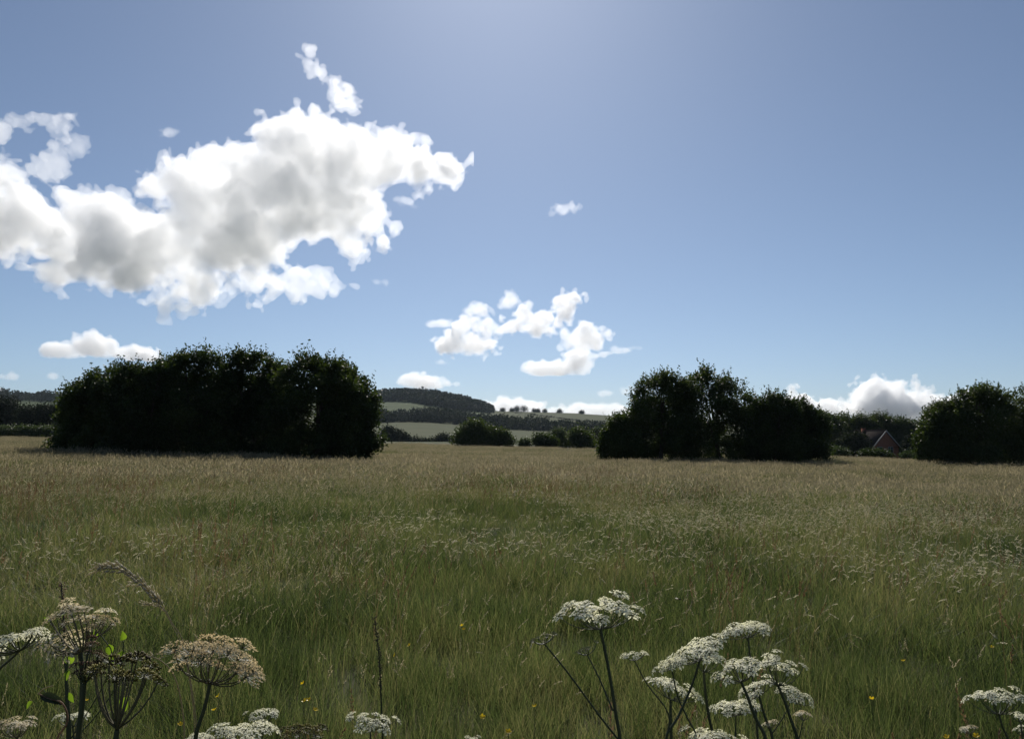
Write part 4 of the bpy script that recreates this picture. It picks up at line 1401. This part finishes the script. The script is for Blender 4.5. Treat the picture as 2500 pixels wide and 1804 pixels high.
hogweed('big hogweed seed head with bare fanning rays and green brown seeds', [
    dict(hub=(286, 1780), head=(296, 1648), w=214, via=[(284, 1795), (282, 1812)], n=20, kind='seed', r=0.0046, cs=0.27, sag=0.18, rr=0.0012, cup=0.5, jit=0.07)], 280, 1.05)
hogweed('dry tan hogweed umbel on a stem leaning right, left foreground', [
    dict(hub=(513, 1668), head=(524, 1606), w=244, via=[(500, 1725), (477, 1804)], n=24, kind='dry', r=0.0036, cs=0.25, cup=0.05, sag=0.2, jit=0.5, lean=(0.22, 0.1, 1))], 470, 1.15)
hogweed('hogweed with flat white umbel half hidden behind the dark stem', [
    dict(hub=(178, 1774), head=(174, 1748), w=84, via=[(180, 1804)], n=13, r=0.0026, cs=0.34, sag=0.5)], 180, 1.7)
hogweed('hogweed with dull cream umbel in the bottom left corner', [
    dict(hub=(42, 1800), head=(40, 1768), w=100, via=[(40, 1830)], n=14, kind='fading', r=0.0026, cs=0.3)], 40, 1.3)
hogweed('small hogweed umbel standing behind the big white one at the bottom', [
    dict(hub=(640, 1764), head=(640, 1740), w=88, via=[(640, 1804)], n=14, r=0.0022, cs=0.27, sag=0.6)], 640, 2.2)
hogweed('big dense white hogweed umbel at the bottom edge, left of the middle', [
    dict(hub=(590, 1830), head=(588, 1782), w=146, via=[(592, 1870)], n=24, r=0.0032, cs=0.30, sag=0.5)], 595, 1.75)
hogweed('white hogweed umbel just peeping over the bottom edge beside the dense one', [
    dict(hub=(484, 1832), head=(484, 1800), w=84, via=[(484, 1870)], n=14, r=0.0026, cs=0.32)], 484, 1.75)
hogweed('single white hogweed umbel at the bottom, right of the dark spike', [
    dict(hub=(904, 1783), head=(912, 1756), w=116, via=[(905, 1804)], n=17, r=0.003, cs=0.28, sag=0.7, lean=(0.15, -0.1, 1))], 906, 2.1)
hogweed('hogweed umbel barely showing at the bottom edge near the middle', [
    dict(hub=(1150, 1830), head=(1149, 1802), w=52, via=[(1150, 1870)], n=10, r=0.0024, cs=0.36)], 1150, 2.1)
hogweed('yellowish ripe hogweed seed head low at the bottom edge', [
    dict(hub=(738, 1822), head=(738, 1792), w=128, via=[(738, 1860)], n=17, kind='seed', r=0.003, cs=0.26, sag=0.4)], 738, 2.0)


# ------------------------------------------------------------------ arched grass stalk, spikes, bindweed, buttercups, insect
def path_points(px, Y):
    return [at(p[0], p[1], Y) for p in px]


def along(P, t):
    k = min(int(t * (len(P) - 1)), len(P) - 2)
    return P[k].lerp(P[k + 1], t * (len(P) - 1) - k), (P[k + 1] - P[k]).normalized()


def spikelet_mesh(seed):
    rng = np.random.default_rng(seed)
    mb = MB()
    for j in range(5):
        s = 1 if j % 2 else -1
        b = Vector((s * 0.06, 0, j * 0.16))
        t = b + Vector((s * 0.16, rng.normal() * 0.05, 0.42))
        m = b.lerp(t, 0.45)
        w = 0.10
        mb.add([tuple(b), tuple(m + Vector((w, 0, 0))), tuple(m + Vector((0, w, 0))), tuple(m - Vector((w, 0, 0))), tuple(m - Vector((0, w, 0))), tuple(t)],
               [(0, 2, 1), (0, 3, 2), (0, 4, 3), (0, 1, 4), (5, 1, 2), (5, 2, 3), (5, 3, 4), (5, 4, 1)])
    return mb.mesh('spikelet', [M['seed_pale']])


SPK = [spikelet_mesh(i) for i in range(3)]


def grass_stalk(label, px, Y, head, n, size, r=0.0009, side=0.25):
    base = base_point(px[-1][0], Y)
    root = empty('grass_stalk', base)
    P = path_points(px, Y)
    low = P[-1]
    stem_tube(root, P + [Vector((0.5 * (low.x + base.x), Y, base.z + 0.5 * (low.z - base.z))), base - Vector((0, 0, 0.03))], r * 0.5, r * 1.5, n=6, mat='seed')
    rng = np.random.default_rng(int(px[0][0]))
    for i in range(n):
        q, d = along(P, head * (i + 0.2) / n)
        o = bpy.data.objects.new('spikelet', SPK[i % 3])
        COL.objects.link(o)
        o.parent = root
        o.location = q - base
        o.rotation_mode = 'QUATERNION'
        w = (-d + Vector((rng.normal(), rng.normal(), rng.normal())) * side).normalized()
        o.rotation_quaternion = w.to_track_quat('Z', 'X')
        s = size * (0.7 + 0.5 * rng.random())
        o.scale = (s * 0.75, s * 0.75, s)
    tag(root, label, 'grass', 'single tall grass stalks')


grass_stalk('tall arching grass stalk with nodding pale spikelets, left foreground',
            [(244, 1384), (272, 1382), (310, 1396), (346, 1425), (375, 1458), (401, 1490), (422, 1530), (440, 1566), (455, 1620), (468, 1700), (475, 1804)], 1.3, 0.52, 30, 0.025, r=0.0006)
grass_stalk('short pale grass head lying across the big seed head', [(322, 1604), (345, 1598), (368, 1602), (392, 1612), (420, 1640), (440, 1700), (450, 1804)], 1.2, 0.42, 9, 0.013)
grass_stalk('thin grass stalk with side spikelets just right of the arching one', [(358, 1474), (380, 1478), (402, 1488), (420, 1520), (445, 1560), (462, 1640), (480, 1804)], 1.32, 0.3, 6, 0.014)


def spike(name, label, px, Y, n, size, mat, cat):
    base = base_point(px[-1][0], Y)
    root = empty(name, base)
    P = path_points(px, Y)
    stem_tube(root, P + [base - Vector((0, 0, 0.03))], 0.0012, 0.004, n=6)
    rng = np.random.default_rng(int(px[0][0]) + 3)
    mb = MB()
    for i in range(n):
        t = 0.62 * (i + 0.5) / n
        q, d = along(P, t)
        for j in range(4):
            off = Vector((rng.normal(), rng.normal(), rng.normal())) * size * 0.55
            b = q + off - base
            ax = (Vector((off.x, off.y, abs(off.z) + size)) + Vector((rng.normal(), rng.normal(), 0)) * size * 0.4).normalized()
            sd = ax.cross(Vector((rng.normal(), rng.normal(), rng.normal()))).normalized() * size * 0.35
            up = ax.cross(sd).normalized() * size * 0.3
            mb.add([tuple(b), tuple(b + ax * size * 0.5 + sd), tuple(b + ax * size * 0.5 + up), tuple(b + ax * size * 0.5 - sd), tuple(b + ax * size * 0.5 - up), tuple(b + ax * size)],
                   [(0, 2, 1), (0, 3, 2), (0, 4, 3), (0, 1, 4), (5, 1, 2), (5, 2, 3), (5, 3, 4), (5, 4, 1)])
    o = mb.build('seed_spike', M[mat], root)
    tag(root, label, cat)


spike('dock', 'dark dead dock spike standing alone in the middle foreground', [(914, 1506), (921, 1560), (927, 1620), (929, 1680), (932, 1740), (934, 1804)], 2.6, 40, 0.006, 'bark', 'dock')
spike('dock', 'brownish dock spire rising behind the fading umbel at the left', [(150, 1425), (153, 1480), (157, 1540), (160, 1620), (163, 1700), (166, 1804)], 1.6, 34, 0.005, 'seed_brown', 'dock')


def leaf_shape(L, W, fold=0.25, seg=6):
    mb = MB()
    vs, fs = [], []
    for i in range(seg + 1):
        t = i / seg
        w = W * math.sin(math.pi * min(1, 0.10 + 0.90 * t)) ** 0.8 * (1 - 0.35 * t) if 0 < i < seg else W * 0.04
        zc = -0.35 * L * t * t * 0.6
        vs += [(-w, L * t, zc + fold * w), (0, L * t, zc), (w, L * t, zc + fold * w)]
    for i in range(seg):
        for k in (0, 1):
            fs.append((3 * i + k, 3 * i + k + 1, 3 * i + k + 4, 3 * i + k + 3))
    mb.add(vs, fs)
    return mb


def bindweed():
    Y = 1.25
    base = base_point(175, Y)
    root = empty('bindweed', base)
    stem_tube(root, path_points([(140, 1512), (150, 1560), (164, 1600), (163, 1650), (168, 1720), (172, 1804)], Y) + [base], 0.0008, 0.0014, n=6)
    stem_tube(root, path_points([(230, 1530), (258, 1566), (272, 1590), (258, 1660), (200, 1760), (172, 1804)], Y), 0.0007, 0.0010, n=6)
    stem_tube(root, path_points([(302, 1565), (300, 1600), (296, 1650), (240, 1740), (172, 1812)], Y), 0.0007, 0.0010, n=6)
    rng = np.random.default_rng(4)
    L3 = [leaf_shape(1.0, 0.30, 0.3).mesh('leaf', [M['bright_leaf']]), leaf_shape(1.0, 0.38, 0.5).mesh('leaf', [M['bright_leaf']])]
    for k, (px, py, ln, dx, dz) in enumerate([(228, 1530, 26, 0.5, -1), (165, 1596, 34, 0.1, -1), (167, 1634, 24, 0.0, -1), (122, 1520, 20, -0.7, 0.7), (146, 1508, 18, 0.6, 0.6), (266, 1572, 28, 0.1, -1),
                                              (268, 1600, 24, 0.3, -1), (300, 1562, 24, 0.2, 0.9), (299, 1588, 34, 0.0, -1), (80, 1712, 22, -0.6, -0.6), (168, 1690, 26, 0.5, -0.9), (310, 1700, 40, -0.3, -1)]):
        o = bpy.data.objects.new('leaf', L3[k % 2])
        COL.objects.link(o)
        o.parent = root
        o.location = at(px, py, Y) - base
        d = Vector((dx, rng.normal() * 0.3, dz)).normalized()
        nrm = Vector((rng.normal() * 0.3, -0.8, 0.5))
        z = (nrm - d * nrm.dot(d)).normalized()
        x = d.cross(z)
        o.rotation_mode = 'QUATERNION'
        o.rotation_quaternion = Matrix((x, d, z)).transposed().to_quaternion()
        s = ln * Y / F
        o.scale = (s, s, s)
    tag(root, 'bright yellow green leafy climber among the faded umbels at the left', 'climber')
    b2 = base_point(130, 1.3)
    r2 = empty('withered_leaf', b2)
    stem_tube(r2, path_points([(92, 1694), (108, 1680), (130, 1673)], 1.3), 0.0011, 0.0008, n=5, mat='seed')
    stem_tube(r2, path_points([(96, 1694), (122, 1706), (152, 1716), (165, 1760), (140, 1804)], 1.3) + [b2], 0.0012, 0.0016, n=5, mat='seed_brown')
    o = leaf_shape(1.0, 0.22, 0.6).build('leaf', M['dark_leaf'], r2)
    o.location = at(98, 1698, 1.3) - b2
    d = Vector((1, 0, -0.25)).normalized()
    z = Vector((0.2, -0.7, 0.7))
    z = (z - d * z.dot(d)).normalized()
    o.rotation_mode = 'QUATERNION'
    o.rotation_quaternion = Matrix((d.cross(z), d, z)).transposed().to_quaternion()
    o.scale = (0.042,) * 3
    tag(r2, 'dark withered leaf on a bent stalk near the bottom left', 'leaf')


bindweed()


def buttercups():
    fm = MB()
    for j in range(5):
        a = j * 1.2566
        o, s = Vector((math.cos(a), math.sin(a), 0)), Vector((-math.sin(a), math.cos(a), 0))
        v = [(0, 0, 0), tuple(o * 0.5 + s * 0.34 + Vector((0, 0, 0.28))), tuple(o * 0.92 + s * 0.28 + Vector((0, 0, 0.62))), tuple(o * 1.0 + Vector((0, 0, 0.66))),
             tuple(o * 0.92 - s * 0.28 + Vector((0, 0, 0.62))), tuple(o * 0.5 - s * 0.34 + Vector((0, 0, 0.28))), tuple(o * 0.55 + Vector((0, 0, 0.22)))]
        fm.add(v, [(0, 1, 6), (0, 6, 5), (6, 3, 4), (6, 2, 3)])
        fm.add(v, [(6, 1, 2, 2)] if False else [(5, 6, 4), (6, 1, 2)])
    me = fm.mesh('flower', [M['yellow']])
    rng = np.random.default_rng(9)
    for (px, py, lab) in [(1128, 1527, 'highest yellow buttercup in the middle, right of the dark dock spike'), (1132, 1536, 'yellow buttercup just under the highest one in the middle'),
                          (1000, 1575, 'yellow buttercup right of the tip of the dark dock spike'), (965, 1598, 'yellow buttercup close beside the dark dock spike'),
                          (740, 1668, 'yellow buttercup alone between the dry tan umbel and the dock spike'), (533, 1699, 'yellow buttercup beside the stem of the dry tan umbel, the upper one'),
                          (523, 1733, 'yellow buttercup beside the stem of the dry tan umbel, the lower one'), (753, 1709, 'yellow buttercup, right one of a close pair left of the dock spike'),
                          (744, 1711, 'yellow buttercup, left one of a close pair left of the dock spike'), (768, 1733, 'yellow buttercup below the close pair left of the dock spike'),
                          (1177, 1750, 'yellow buttercup low in the middle, right of the single white umbel'), (1241, 1787, 'yellow buttercup near the bottom edge in the middle'),
                          (1305, 1724, 'yellow buttercup left of the tall hogweed and under its dark buds'), (2422, 1580, 'yellow buttercup nearest the right edge, the highest on the right'),
                          (2205, 1613, 'yellow buttercup in the grass well right of the hogweed stand'), (2128, 1706, 'yellow buttercup lower right of the hogweed stand'),
                          (2312, 1800, 'yellow buttercup on the bottom edge, left of two at the right'), (2384, 1797, 'yellow buttercup on the bottom edge, right of two at the right'),
                          (208, 1709, 'yellow buttercup behind the thick dark stem at the left'), (441, 1769, 'yellow buttercup left of the leaning stem near the bottom')]:
        Y = 1.16 / ((py - HORIZON) / F)
        p = at(px, py, Y)
        base = Vector((p.x + rng.normal() * 0.02, p.y, h1(p.x, p.y)))
        root = empty('buttercup', base)
        o = bpy.data.objects.new('flower', me)
        COL.objects.link(o)
        o.parent = root
        o.location = p - base
        o.rotation_euler = (rng.normal() * 0.4 + 0.3, rng.normal() * 0.4, rng.random() * 6)
        o.scale = (0.012,) * 3
        stem_tube(root, [base, base.lerp(p, 0.5) + Vector((0.01, 0, 0)), p], 0.0012, 0.0008, n=5)
        tag(root, lab, 'buttercup', 'buttercups in the foreground grass')


buttercups()


def insect():
    c = at(1657, 1463, 2.4)
    root = empty('flying_insect', c)
    mb = MB()
    mb.tube([(-0.009, 0, 0), (-0.006, 0, 0.0006), (0, 0, 0.001), (0.005, 0, 0.0008), (0.0085, 0, 0)], [0.0006, 0.0018, 0.0022, 0.0019, 0.0006], 8)
    mb.build('body', M['bark'], root, smooth=True)
    for sg in (-1, 1):
        w = MB()
        w.add([(0, sg * 0.001, 0.002), (-0.004, sg * 0.008, 0.004), (-0.010, sg * 0.008, 0.003), (-0.007, sg * 0.002, 0.002)], [(0, 1, 2, 3)])
        w.build('wing', M['seed_pale'], root)
    tag(root, 'tiny dark insect flying over the grass above the hogweed stand', 'insect')


insect()
